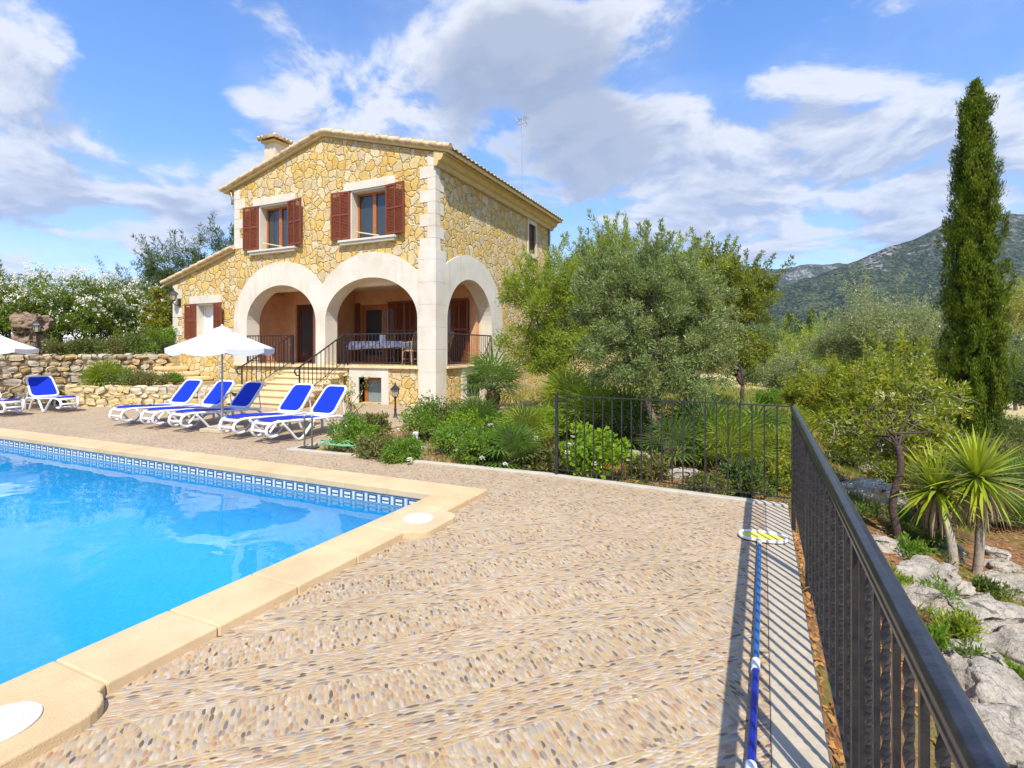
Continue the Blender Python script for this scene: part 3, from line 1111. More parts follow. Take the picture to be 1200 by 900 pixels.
tile_sheet(RIDX, RIDZ + .13, XR + OV + .06, EVZ + .13 - slope * (OV + .06), YF - .14, YB + .35, 'roof')
tile_sheet(RIDX, RIDZ + .13, XL - OV, EVZ + .13 - slope * OV, YF - .14, YB + .35, 'roof')
tile_sheet(XL, 4.86 + .13, XLL - .45, 3.98 + .13 - .12, YF - .14, YB + .2, 'lean_to_roof')
# boards and verge tiles under the tiles
def roof_slab(x0_, z0_, x1_, z1_, y0_, y1_, t, name, mat):
    b_ = MB()
    b_.prism([[(x0_, z0_), (x1_, z1_), (x1_, z1_ + t), (x0_, z0_ + t)]], fr, y0_, y1_)
    return hp(b_, name, mat)
roof_slab(RIDX, RIDZ + .005, XR + OV, EVZ + .005 - slope * OV, YF - .10, YB + .3, .10, 'roof_deck', M_CORN)
roof_slab(RIDX, RIDZ + .005, XL - OV + .05, EVZ + .005 - slope * (OV - .05), YF - .10, YB + .3, .10, 'roof_deck', M_CORN)
roof_slab(XL - .002, 4.865, XLL - .40, 3.985 - .105, YF - .10, YB + .1, .10, 'roof_deck', M_CORN)
def verge(x0_, z0_, x1_, z1_, n_):
    b_ = MB()
    for i_ in range(n_):
        a, c = i_ / n_, (i_ + 1.12) / n_
        p, q = Vector((x0_ + (x1_ - x0_) * a, YF - .10, z0_ + (z1_ - z0_) * a)), Vector((x0_ + (x1_ - x0_) * c, YF - .10, z0_ + (z1_ - z0_) * c))
        p.z += .0; q.z += .02
        b_.tube([p, q], [.082, .095], 10, sy=.9)
    return hp(b_, 'verge_tiles', M_TILE, smooth=40)
verge(RIDX, RIDZ + .14, XR + OV, EVZ + .14 - slope * OV, 11)
verge(RIDX, RIDZ + .14, XL - OV, EVZ + .14 - slope * OV, 11)
verge(XL + .05, 4.86 + .14, XLL - .42, 3.98 + .03, 9)
# stepped cornice below the eaves of the side wall
mb = MB()
mb.prism([[(XR + .0, EVZ - .42), (XR + .10, EVZ - .42), (XR + .14, EVZ - .33), (XR + .14, EVZ - .30), (XR + .24, EVZ - .27), (XR + .30, EVZ - .17), (XR + .30, EVZ - .13), (XR + .40, EVZ - .125), (XR + .0, EVZ - .02)]], fr, YF - .08, YB + .25)
hp(mb, 'cornice', M_CORN, smooth=50)
mb = MB(); mb.tube([(XR + .30, YB + .1, EVZ - .10), (XR + .05, YB - .05, EVZ - .45), (XR + .05, YB - .05, .2)], .045, 10)
hp(mb, 'downpipe', pm('zinc_pipe', (.30, .31, .31), .5, .1, 8, metal=.4), smooth=40)

# chimney with a tiled hat
ch = MB(); cxx, cyy = -15.42, 13.3
ch.bb(cxx - .24, cxx + .24, cyy - .24, cyy + .24, 6.8, 8.72)
chim = hp(ch, 'chimney', pm('cream_render', (.62, .53, .38), .85, .1, 5, .003, 50))
b = MB(); b.bb(cxx - .32, cxx + .32, cyy - .32, cyy + .32, 8.725, 8.79)
b.build('chimney_slab', M_CORN, chim)
b = MB()
for i in range(4):
    a = i * math.pi / 2
    for k in range(-2, 3):
        o_ = .17 * k
        top = Vector((cxx, cyy, 9.06))
        ca, sa = math.cos(a), math.sin(a)
        e = Vector((cxx + ca * .45 - sa * o_, cyy + sa * .45 + ca * o_, 8.86))
        s_ = Vector((cxx + ca * .06 - sa * o_ * .15, cyy + sa * .06 + ca * o_ * .15, 9.04))
        b.tube([s_, e], [.05, .085], 8, sy=.7)
b.ball((cxx, cyy, 9.08), (.09, .09, .08))
b.build('chimney_cap', M_TILE, chim, smooth=40)

# windows of the upper floor
def shutter(parent, x0_, z0_, w_, h_, yaw, hinge_left, y_=YF - .05):
    """louvred shutter hinged at x0_, swung by yaw about the hinge"""
    b_ = MB()
    def bx(xa, xb, za, zb, d0, d1): b_.bb(xa, xb, d0, d1, za, zb)
    s_ = .055
    bx(0, s_, 0, h_, -.02, .02); bx(w_ - s_, w_, 0, h_, -.02, .02)
    bx(w_ / 2 - .02, w_ / 2 + .02, s_ + .001, h_ - s_ - .001, -.018, .018)
    bx(s_ + .001, w_ - s_ - .001, 0, s_, -.019, .019); bx(s_ + .001, w_ - s_ - .001, h_ - s_, h_, -.019, .019)
    bx(s_ + .001, w_ - s_ - .001, h_ * .52 - .03, h_ * .52 + .03, -.017, .017)
    z_ = s_ + .03
    while z_ < h_ - s_ - .02:
        for xa, xb in ((s_ + .001, w_ / 2 - .021), (w_ / 2 + .021, w_ - s_ - .001)):
            b_.box(((xa + xb) / 2, 0, z_), (xb - xa, .007, .036), rx=rad(-30))
        z_ += .043
    sg = -1 if hinge_left else 1
    M_ = Matrix.Translation((x0_, y_, z0_)) @ Matrix.Rotation(rad(yaw), 4, 'Z') @ Matrix.Scale(sg, 4, (1, 0, 0))
    b_.v = [tuple(M_ @ Vector(p)) for p in b_.v]
    return hp(b_, 'shutter', M_RED, parent)


def window(x0_, x1_, z0_, z1_, leaves=2, mat=M_WOOD, yin=YF + .24, glass=M_GLASS):
    b_ = MB()
    f_ = .065
    b_.bb(x0_, x0_ + f_, yin, yin + .07, z0_, z1_); b_.bb(x1_ - f_, x1_, yin, yin + .07, z0_, z1_)
    b_.bb(x0_ + f_, x1_ - f_, yin, yin + .068, z0_, z0_ + f_); b_.bb(x0_ + f_, x1_ - f_, yin, yin + .068, z1_ - f_, z1_)
    for k_ in range(1, leaves):
        xm = x0_ + (x1_ - x0_) * k_ / leaves
        b_.bb(xm - .06, xm + .06, yin - .01, yin + .066, z0_ + f_, z1_ - f_)
    w_ = hp(b_, 'window', mat, bevel=.005)
    g_ = MB(); g_.bb(x0_ + f_, x1_ - f_, yin + .03, yin + .04, z0_ + f_, z1_ - f_)
    g_.build('pane', glass, w_)
    return w_


def reveal(x0_, x1_, z0_, z1_, parent, y0_=YF - .012, y1_=YF + .42, t=.05, mat=M_WHITE):
    b_ = MB()
    b_.bb(x0_, x0_ + t, y0_, y1_, z0_, z1_); b_.bb(x1_ - t, x1_, y0_, y1_, z0_, z1_); b_.bb(x0_ + t + .001, x1_ - t - .001, y0_ + .002, y1_, z1_ - t, z1_)
    return b_.build('reveal', mat, parent)


for k, (x0_, x1_, shl, shr, yl, yr) in enumerate(((-14.90, -13.51, .66, .70, 4, -10), (-11.04, -9.66, .70, .72, 3, -8))):
    wv = window(x0_ + .05, x1_ - .05, 4.83, 6.22)
    reveal(x0_, x1_, 4.80, 6.26, wv)
    b = MB(); b.bb(x0_ - .24, x1_ + .26, YF - .05, YF + .05, 6.262, 6.50); b.build('lintel', M_WHITE, wv, bevel=.006)
    b = MB(); b.bb(x0_ - .36, x1_ + .34, YF - .17, YF + .30, 4.735, 4.80); b.bb(x0_ - .32, x1_ + .30, YF - .13, YF + .05, 4.66, 4.734); b.build('sill', M_WHITE, wv, bevel=.01)
    shutter(wv, x0_ + .01, 4.84, shl, 1.42, yl, True)
    shutter(wv, x1_ - .05, 4.84, shr, 1.42, yr, False)
    b = MB(); b.tube([(x0_ + .12, YF + .18, 5.05), (x0_ + .25, YF - .06, 5.02), (x1_ - .28, YF - .06, 4.84)], .018, 8); b.build('stay_bar', pm('pale_wood_bar', (.66, .56, .38), .6, .05), wv)
    b = MB(); b.bb(x0_ + .12, x0_ + .42, YF + .33, YF + .345, 4.85, 6.1); b.build('curtain', pm('grey_curtain', (.40, .40, .38), .9, .1, 14), wv)
# lean-to window with white blind
wv = window(-18.0, -17.07, 1.98, 3.13, 2, pm('white_window', (.75, .74, .70), .5, .05), glass=pm('white_blind', (.70, .70, .68), .7, .08, 30))
reveal(-18.05, -17.02, 1.95, 3.18, wv)
b = MB(); b.bb(-18.38, -16.70, YF - .05, YF + .05, 3.182, 3.44); b.build('lintel', M_WHITE, wv, bevel=.006)
shutter(wv, -18.02, 1.95, .56, 1.22, 3, True)
shutter(wv, -17.07, 1.95, .58, 1.22, -14, False)
b = MB(); b.bb(-18.25, -16.85, YF - .14, YF + .2, 1.88, 1.945); b.build('sill', M_WHITE, wv, bevel=.006)
# small side window
sw = MB()
sw.bb(XR - .24, XR + .03, 18.50, 18.62, 5.16, 6.56); sw.bb(XR - .24, XR + .03, 19.30, 19.42, 5.16, 6.56)
sw.bb(XR - .24, XR + .028, 18.62, 19.30, 6.40, 6.56); sw.bb(XR - .24, XR + .06, 18.46, 19.46, 5.10, 5.28)
swo = hp(sw, 'window', M_WHITE)
b = MB(); b.bb(XR - .12, XR - .08, 18.62, 19.30, 5.28, 6.40)
for i in range(22): b.box((XR - .07, 18.96, 5.33 + i * .049), (.01, .60, .046), ry=rad(30))
b.bb(XR - .08, XR - .05, 18.93, 18.99, 5.28, 6.40); b.bb(XR - .08, XR - .05, 18.62, 18.68, 5.281, 6.399); b.bb(XR - .08, XR - .05, 19.24, 19.30, 5.281, 6.399)
b.build('shutter', M_DWOOD, swo)
# basement window with white surround
bw = MB()
bw.bb(-11.07, -10.72, YF - .04, YF + .3, -.2, 1.03); bw.bb(-9.88, -9.63, YF - .04, YF + .3, -.2, 1.03); bw.bb(-10.719, -9.881, YF - .039, YF + .3, .76, 1.029)
bwo = hp(bw, 'window', M_WHITE, bevel=.006)
b = MB()
for xa, xb in ((-10.72, -10.60), (-9.98, -9.885)): b.bb(xa, xb, YF + .24, YF + .30, 0, .74)
b.bb(-10.599, -9.981, YF + .24, YF + .298, .66, .75)
b.build('frame', M_WOOD, bwo)
b = MB(); b.bb(-10.60, -9.98, YF + .27, YF + .28, 0, .66); b.build('pane', pm('dusty_glass', (.20, .26, .26), .15, .2, 4), bwo)
bs_ = MB()
bs_.bb(XR - .3, XR + .04, 13.62, 13.90, -.2, 1.02); bs_.bb(XR - .3, XR + .04, 14.75, 15.0, -.2, 1.02); bs_.bb(XR - .3, XR + .038, 13.901, 14.749, .80, 1.019)
bwo = hp(bs_, 'window', M_WHITE, bevel=.006)
b = MB(); b.bb(XR - .24, XR - .2, 13.9, 14.75, -.1, .8); b.build('pane', M_GLASS, bwo)

# porch: floor, ceiling, plastered walls
mb = MB(); mb.bb(XL + .3, XR - .465, YF + .465, 15.6, FL - .25, FL)
hp(mb, 'porch_floor', pm('red_floor_tile', (.36, .20, .12), .55, .15, 5))
mb = MB(); mb.bb(XL + .02, -8.60, YF - .09, YF + .40, FL - .075, FL - .002); mb.bb(XR - .4, XR + .10, YF + .51, A3o[0] + A3o[1] - .1, FL - .075, FL - .002)
hp(mb, 'porch_ledge', M_SAND, bevel=.012)
mb = MB(); mb.bb(XL + .05, XR - .3, YF + .43, 15.7, 3.72, 3.80)
hp(mb, 'porch_ceiling', M_CEIL)
mb = MB(); mb.bb(XL + .02, XL + .3, YF + .47, 14.0, FL - .1, 3.72)
hp(mb, 'porch_wall', M_PLASTER)
mb = MB(); mb.prism([rect(XL + .301, -13.6, FL - .1, 3.72), rect(-15.2, -14.35, FL + .01, 3.18)], fr, 14.0, 14.25)
hp(mb, 'porch_wall', M_PLASTER)
mb = MB(); mb.bb(-13.85, -13.6, 14.251, 15.3, FL - .1, 3.72)
hp(mb, 'porch_wall', M_PLASTER)
fd = [rect(-13.35, -11.35, FL + .01, 3.2), rect(-10.15, -8.75, FL + .01, 3.22)]
mb = MB(); mb.prism([rect(-13.599, XR - .43, FL - .1, 3.72)] + fd, fr, 15.3, 15.55)
hp(mb, 'porch_wall', M_PLASTER)
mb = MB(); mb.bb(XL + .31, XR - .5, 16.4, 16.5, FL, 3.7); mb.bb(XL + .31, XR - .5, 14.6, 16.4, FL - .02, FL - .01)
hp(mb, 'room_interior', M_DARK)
# beam over the arches inside
mb = MB(); mb.bb(XL + .35, XR - .47, YF + .47, YF + .75, 3.50, 3.719)
hp(mb, 'beam', M_CEIL)
def door(x0_, x1_, z0_, z1_, y_, mat, leaves, glass=True, name='door'):
    b_ = MB()
    f_ = .08
    b_.bb(x0_, x0_ + f_, y_, y_ + .08, z0_, z1_); b_.bb(x1_ - f_, x1_, y_, y_ + .08, z0_, z1_); b_.bb(x0_ + f_, x1_ - f_, y_, y_ + .078, z1_ - f_, z1_)
    for k_ in range(leaves):
        a = x0_ + f_ + (x1_ - x0_ - 2 * f_) * k_ / leaves; c = x0_ + f_ + (x1_ - x0_ - 2 * f_) * (k_ + 1) / leaves
        b_.bb(a + .005, a + .09, y_ + .02, y_ + .06, z0_ + .02, z1_ - f_); b_.bb(c - .09, c - .005, y_ + .02, y_ + .06, z0_ + .02, z1_ - f_)
        b_.bb(a + .09, c - .09, y_ + .021, y_ + .059, z0_ + .02, z0_ + .25); b_.bb(a + .09, c - .09, y_ + .021, y_ + .059, z1_ - f_ - .1, z1_ - f_)
    d_ = hp(b_, name, mat)
    g_ = MB(); g_.bb(x0_ + f_, x1_ - f_, y_ + .035, y_ + .045, z0_ + .02, z1_ - f_); g_.build('pane', M_GLASS, d_)
    return d_
d1 = door(-15.2, -14.35, FL + .01, 3.18, 14.08, M_DWOOD, 1)
d2 = door(-13.35, -11.35, FL + .01, 3.2, 15.38, M_WOOD, 2)
d3 = door(-10.15, -8.75, FL + .01, 3.22, 15.38, M_WOOD, 2)
YS = 15.24
shutter(d2, -13.33, FL + .02, .22, 2.15, 0, True, YS)
shutter(d2, -12.05, FL + .02, .72, 2.15, 0, False, YS)
shutter(d2, -11.33, FL + .02, .50, 2.15, 0, False, YS)
shutter(d3, -10.13, FL + .02, .62, 2.15, 0, True, YS)
shutter(d3, -9.45, FL + .02, .68, 2.15, 0, False, YS)
b = MB(); b.bb(-14.0, -13.9, 13.90, 13.99, FL + .1, 3.1); b.build('door_frame', M_DWOOD, d1)
b = MB(); b.box((-15.42, 13.985, 1.75), (.16, .02, .09)); hp(b, 'socket_plate', pm('pale_plate', (.7, .68, .62), .5, .02))

# television aerial
ant = thing('tv_aerial', 'thin metal television aerial standing above the right roof slope', 'aerial', (-8.85, 19.8, 7.2))
AH = 1.35
b = MB(); b.tube([(0, 0, 0), (0, 0, 2.55 + AH)], .022, 6); b.build('mast', M_METAL, ant)
b = MB()
b.tube([(-.30, .1, 2.42 + AH), (.30, -.1, 2.42 + AH)], .011, 5)
for i in range(7):
    t_ = -.28 + i * .09
    b.tube([(t_ * .95 + .06, -.1 * t_ / .3 + .17, 2.42 + AH), (t_ * .95 - .06, -.1 * t_ / .3 - .17, 2.42 + AH)], .006, 4)
for s_ in (-1, 1):
    b.tube([(-.26, .09, 2.42 + AH), (-.36, .12, 2.42 + AH + s_ * .16)], .007, 4)
    b.tube([(-.20, .25, 2.42 + AH + s_ * .1), (-.33, -.02, 2.42 + AH + s_ * .1)], .006, 4)
b.build('dipoles', M_METAL, ant)
b = MB(); b.tube([(-.2, 0, 2.2 + AH), (.22, -.04, 2.25 + AH)], .010, 5); b.tube([(.16, .12, 2.2 + AH), (.2, -.18, 2.3 + AH)], .008, 4); b.build('crossbar', M_METAL, ant)

# ------------------------------------------------------------------ staircase with its railings
SX0, SX1, SY1, SY0 = -13.35, -11.15, YF - .10, 10.25
stair = thing('stone_staircase', 'pale sandstone staircase rising from the pool terrace to the left arch of the house', 'staircase', ((SX0 + SX1) / 2, SY0, 0))
NS = 7
rise = (FL - .002) / NS
run_ = (SY1 - SY0) / (NS - 1)
for i in range(NS - 1):
    b = MB()
    b.bb(SX0 - .02, SX1 + .07, SY0 + run_ * i - .035, SY0 + run_ * (i + 1) + .0, rise * (i + 1) - .055, rise * (i + 1))
    b.build('tread', M_SAND, stair, world=True, bevel=.012)
    b = MB()
    b.bb(SX0, SX1, SY0 + run_ * i + .002, SY0 + run_ * (i + 1) + .0005, rise * i, rise * (i + 1) - .056)
    b.build('riser', M_SAND, stair, world=True)
b = MB()
prf = [(SY0 + .03, -.2)]
for i in range(NS - 1):
    prf += [(SY0 + run_ * i + .03, rise * (i + 1) - .06), (SY0 + run_ * (i + 1) + .03, rise * (i + 1) - .06)]
prf[-1] = (SY1 - .001, prf[-1][1])
prf += [(SY1 - .001, -.2)]
b.prism([prf], sdp, SX0 + .02, SX1 - .06)
b.build('wall', M_STONE, stair, world=True)


def iron_rail(name, label, pts_top, z_low, group=None, n=None, posts=(), loop=False, spc=.125, cat='railing'):
    r = thing(name, label, cat, (pts_top[0][0], pts_top[0][1], pts_top[0][2] - .9), group=group)
    P_ = [Vector(p) for p in pts_top]
    b_ = MB()
    path_ = list(P_)
    if loop:
        d_ = (P_[0] - P_[1]); d_.z = 0; d_.normalize()
        h0 = P_[0]
        path_ = [h0 + Vector((0, 0, -.22)) + d_ * -.0, h0 + d_ * .10 + Vector((0, 0, -.22)), h0 + d_ * .17 + Vector((0, 0, -.13)), h0 + d_ * .14 + Vector((0, 0, -.05)), h0 + d_ * .05 + Vector((0, 0, -.01))] + catmull(P_, 3)
    b_.tube(path_, .021, 6)
    b_.build('handrail', M_IRON, r, world=True, smooth=40)
    b_ = MB()
    b_.tube([p - Vector((0, 0, z_low)) for p in P_], .012, 4)
    b_.build('bottom_rail', M_IRON, r, world=True)
    tot = sum((P_[i + 1] - P_[i]).length for i in range(len(P_) - 1))
    m_ = n or int(tot / spc)
    for k_ in range(m_ + 1):
        d_ = tot * k_ / m_
        for i in range(len(P_) - 1):
            l_ = (P_[i + 1] - P_[i]).length
            if d_ <= l_ + 1e-6:
                p = P_[i].lerp(P_[i + 1], min(1, d_ / l_)); break
            d_ -= l_
        end = k_ in (0, m_)
        b_ = MB()
        b_.bb(p.x - (.016 if end else .008), p.x + (.016 if end else .008), p.y - (.016 if end else .008), p.y + (.016 if end else .008), p.z - z_low - (.10 if end else 0), p.z - .015)
        b_.build('post' if end else 'baluster', M_IRON, r, world=True)
    return r


zt_ = FL + .92
iron_rail('stair_railing', 'sloping iron stair railing with a curled end, on the side nearest the laid table', [(SX1 - .03, SY0 + .18, 1.10), (SX1 - .03, SY1 - .02, zt_)], .80, 'railings of the stone stairs', loop=True, spc=.17)
iron_rail('stair_railing', 'sloping iron stair railing with a curled end, on the side behind the parasol', [(SX0 + .04, SY0 + .10, 1.10), (SX0 + .04, SY1 - .02, zt_)], .80, 'railings of the stone stairs', loop=True, spc=.17)
iron_rail('porch_railing', 'black iron railing across the middle arch, in front of the laid table', [(SX1 + .02, YF - .03, zt_), (A2[0] + A2[1] - .01, YF - .03, zt_)], .82, 'railings of the porch')
iron_rail('porch_railing', 'short black iron railing in the left arch beside the top of the stairs', [(A1[0] - A1[1] + .02, YF - .02, zt_), (SX0 + .0, YF - .02, zt_)], .82, 'railings of the porch')
iron_rail('porch_railing', 'black iron railing across the arch in the side wall of the house', [(XR + .03, A3[0] - A3[1] + .02, zt_), (XR + .03, A3[0] + A3[1] - .02, zt_)], .82, 'railings of the porch')

# ------------------------------------------------------------------ porch furniture and lamps
tb = thing('dining_table', 'long dining table under the blue and white cloth on the porch', 'table', (-11.25, 14.02, FL))
b = MB(); b.bb(-1.2, 1.2, -.42, .42, .70, .735); b.build('tabletop', M_DWOOD, tb)
for sx in (-1, 1):
    for sy in (-1, 1):
        b = MB(); b.bb(sx * 1.08 - .035, sx * 1.08 + .035, sy * .33 - .035, sy * .33 + .035, 0, .70); b.build('leg', M_DWOOD, tb)
def cloth_mat():
    m, t, out = newmat('blue_white_cloth')
    pos = t.n('ShaderNodeTexCoord').outputs['Object']
    ck = t.n('ShaderNodeTexChecker', {'Vector': pos, 'Scale': 5.0})
    n_ = t.noise(pos, 9, 4, .6)
    c = t.mix(t.sstep(n_.outputs[0], .42, .55), (.62, .66, .76), (.22, .28, .48))
    c = t.mix(t.m('MULTIPLY', ck.outputs['Fac'], .5), c, (.70, .72, .78))
    bs = t.n('ShaderNodeBsdfPrincipled', {'Base Color': c, 'Roughness': .8})
    t.put(out.inputs[0], bs.outputs[0])
    return m
nU = 90
ring = []
for i in range(nU):
    t_ = i / nU * 2 * math.pi
    ex = lambda c_: math.copysign(abs(c_) ** .35, c_)
    ring.append((1.24 * ex(math.cos(t_)), .46 * ex(math.sin(t_)), i))
vs, fs = [], []
for lv, (zz_, gx) in enumerate(((.741, .96), (.738, 1.0), (.62, 1.015), (.50, 1.03))):
    for x_, y_, i in ring:
        wv_ = 1 + (.02 * math.sin(i * .9) + .012 * math.sin(i * 2.3)) * (lv >= 2) * (lv - 1)
        dz = (.05 * math.sin(i * .28)) * (lv == 3)
        vs.append((x_ * gx * wv_, y_ * gx * wv_, zz_ + dz))
for lv in range(3):
    for i in range(nU):
        j = (i + 1) % nU
        fs.append((lv * nU + i, lv * nU + j, (lv + 1) * nU + j, (lv + 1) * nU + i))
fs.append(tuple(range(nU)))
cl = MB().add(vs, fs).build('tablecloth', cloth_mat(), None, smooth=50, solid=.004)
cl.location = (-11.25, 14.02, FL)
tag(cl, 'blue and white patterned cloth hanging over the porch table', 'tablecloth')
nh = thing('napkin_holder', 'small upright white holder standing on the patterned tablecloth', 'napkin holder', (-11.1, 13.75, FL + .745))
b = MB(); b.bb(-.11, .11, -.03, .03, 0, .02); b.build('base', M_PLASTIC, nh)
b = MB(); b.bb(-.10, .10, -.018, .018, .02, .20); b.build('napkins', M_CANVAS, nh)
b = MB(); b.bb(-.11, .11, -.029, -.021, .02, .14); b.bb(-.11, .11, .021, .029, .02, .14); b.build('plates', M_PLASTIC, nh)

M_RATTAN = pm('honey_rattan', (.46, .30, .13), .6, .2, 20)
def chair(loc, rz, label):
    c = thing('rattan_chair', label, 'chair', loc, rz, 'chairs round the porch table')
    b_ = MB(); b_.lathe([(.02, .40), (.22, .41), (.23, .43), (.22, .455), (.02, .47)], n=20); b_.build('seat', M_RATTAN, c, smooth=40)
    for s in (-1, 1):
        b_ = MB(); b_.tube(catmull([(s * .21, .20, .0), (s * .20, .19, .25), (s * .20, .17, .42)], 4), .017, 7); b_.build('leg', M_RATTAN, c, smooth=True)
        b_ = MB(); b_.tube(catmull([(s * .22, -.24, 0), (s * .20, -.20, .25), (s * .20, -.20, .45), (s * .22, -.27, .75), (s * .19, -.36, .98)], 4), .018, 7); b_.build('leg', M_RATTAN, c, smooth=True)
        b_ = MB(); b_.tube(catmull([(s * .21, -.24, .70), (s * .25, -.06, .68), (s * .25, .12, .66), (s * .20, .18, .43)], 4), .015, 7); b_.build('armrest', M_RATTAN, c, smooth=True)
    b_ = MB()
    b_.tube(catmull([(-.19, -.36, .97), (-.09, -.385, 1.02), (.09, -.385, 1.02), (.19, -.36, .97)], 4), .017, 7)
    for k_ in range(-2, 3):
        b_.tube([(k_ * .065, -.21, .47), (k_ * .07, -.27, .75), (k_ * .06, -.37, 1.0)], .009, 5)
    b_.tube([(-.21, -.26, .70), (.21, -.26, .70)], .010, 5)
    b_.build('backrest', M_RATTAN, c, smooth=True)
    b_ = MB(); b_.tube([(-.2, .18, .18), (.2, .18, .18)], .010, 5); b_.tube([(-.205, -.21, .18), (.205, -.21, .18)], .010, 5); b_.build('stretcher', M_RATTAN, c)
    return c
ch1 = chair((-9.62, 13.30, FL), rad(78), 'honey coloured rattan chair at the right end of the porch table')
copy_tree(ch1, (-9.30, 14.45, FL), rad(100), 'rattan chair behind the table, seen through the railing of the side arch')
copy_tree(ch1, (-11.7, 14.62, FL), rad(184), 'rattan chair half hidden behind the cloth at the far side of the porch table')


def lantern(parent, z0_, s=1.0, off=(0, 0)):
    """six-sided lantern: cage, glass, hat"""
    ox, oy = off
    b_ = MB()
    for k_ in range(6):
        a = k_ * math.pi / 3
        b_.tube([(ox + .062 * s * math.cos(a), oy + .062 * s * math.sin(a), z0_ + .03 * s), (ox + .105 * s * math.cos(a), oy + .105 * s * math.sin(a), z0_ + .21 * s)], .007 * s, 4)
    b_.lathe([(.02 * s, 0), (.05 * s, .015 * s), (.068 * s, .03 * s), (.06 * s, .035 * s)], (ox, oy, z0_), 6)
    b_.build('cage', M_IRON, parent)
    b_ = MB(); b_.lathe([(.055 * s, .036 * s), (.098 * s, .205 * s)], (ox, oy, z0_), 6); b_.build('glass', M_LAMPG, parent)
    b_ = MB(); b_.lathe([(.10 * s, .206 * s), (.135 * s, .212 * s), (.125 * s, .235 * s), (.07 * s, .285 * s), (.03 * s, .32 * s), (.018 * s, .33 * s), (.024 * s, .345 * s), (.006 * s, .40 * s)], (ox, oy, z0_), 6)
    b_.build('hat', M_IRON, parent, smooth=30)


def garden_lamp(loc, h_, s, label):
    l_ = thing('garden_lamp', label, 'garden lamp', loc, group='lamp posts of the garden')
    b_ = MB(); b_.lathe([(.09, 0), (.09, .03), (.05, .06), (.028, .10), (.026, h_ * .45), (.036, h_ * .46), (.036, h_ * .49), (.022, h_ * .52), (.020, h_ - .02), (.035, h_), (.02, h_ + .01)], n=12)
    b_.build('pole', M_IRON, l_, smooth=40)
    lantern(l_, h_, s)
    return l_
garden_lamp((-7.68, 9.98, -.05), .50, .92, 'black lantern post standing among the shrubs by the house pillar')
garden_lamp((-20.37, 8.65, 1.30), .78, 1.15, 'black lantern post on the raised lawn above the dry stone wall')
wl = thing('wall_lamp', 'black wall lantern on the corner of the house beside the lower shuttered window', 'wall lamp', (-18.95, YF - .03, 3.25))
b = MB(); b.bb(-.05, .05, -.012, .028, -.12, .12); b.tube(catmull([(0, -.01, -.05), (0, -.12, -.10), (0, -.22, -.02), (0, -.22, .04)], 4), .014, 7); b.build('bracket', M_IRON, wl)
lantern(wl, .04, 1.2, (0, -.22))
pl = thing('hanging_lantern', 'dark lantern hanging from the porch ceiling at the right of the middle arch', 'lantern', (-9.35, 13.35, 3.0))
b = MB(); b.tube([(0, 0, .38), (0, 0, .715)], .006, 5); b.build('chain', M_IRON, pl)
lantern(pl, 0, 1.15)
# ------------------------------------------------------------------ sun loungers
def rr(w_, l0, l1, r, n=6, taper=0.0):
    """rounded outline across x, from l0 to l1 along the second axis"""
    pts = []
    for cx_, cy_, a0 in ((w_ - r, l0 + r, -90), (w_ - taper - r, l1 - r, 0), (-w_ + taper + r, l1 - r, 90), (-w_ + r, l0 + r, 180)):
        for k_ in range(n + 1):
            a = rad(a0 + 90 * k_ / n)
            pts.append((cx_ + r * math.cos(a), cy_ + r * math.sin(a)))
    return pts


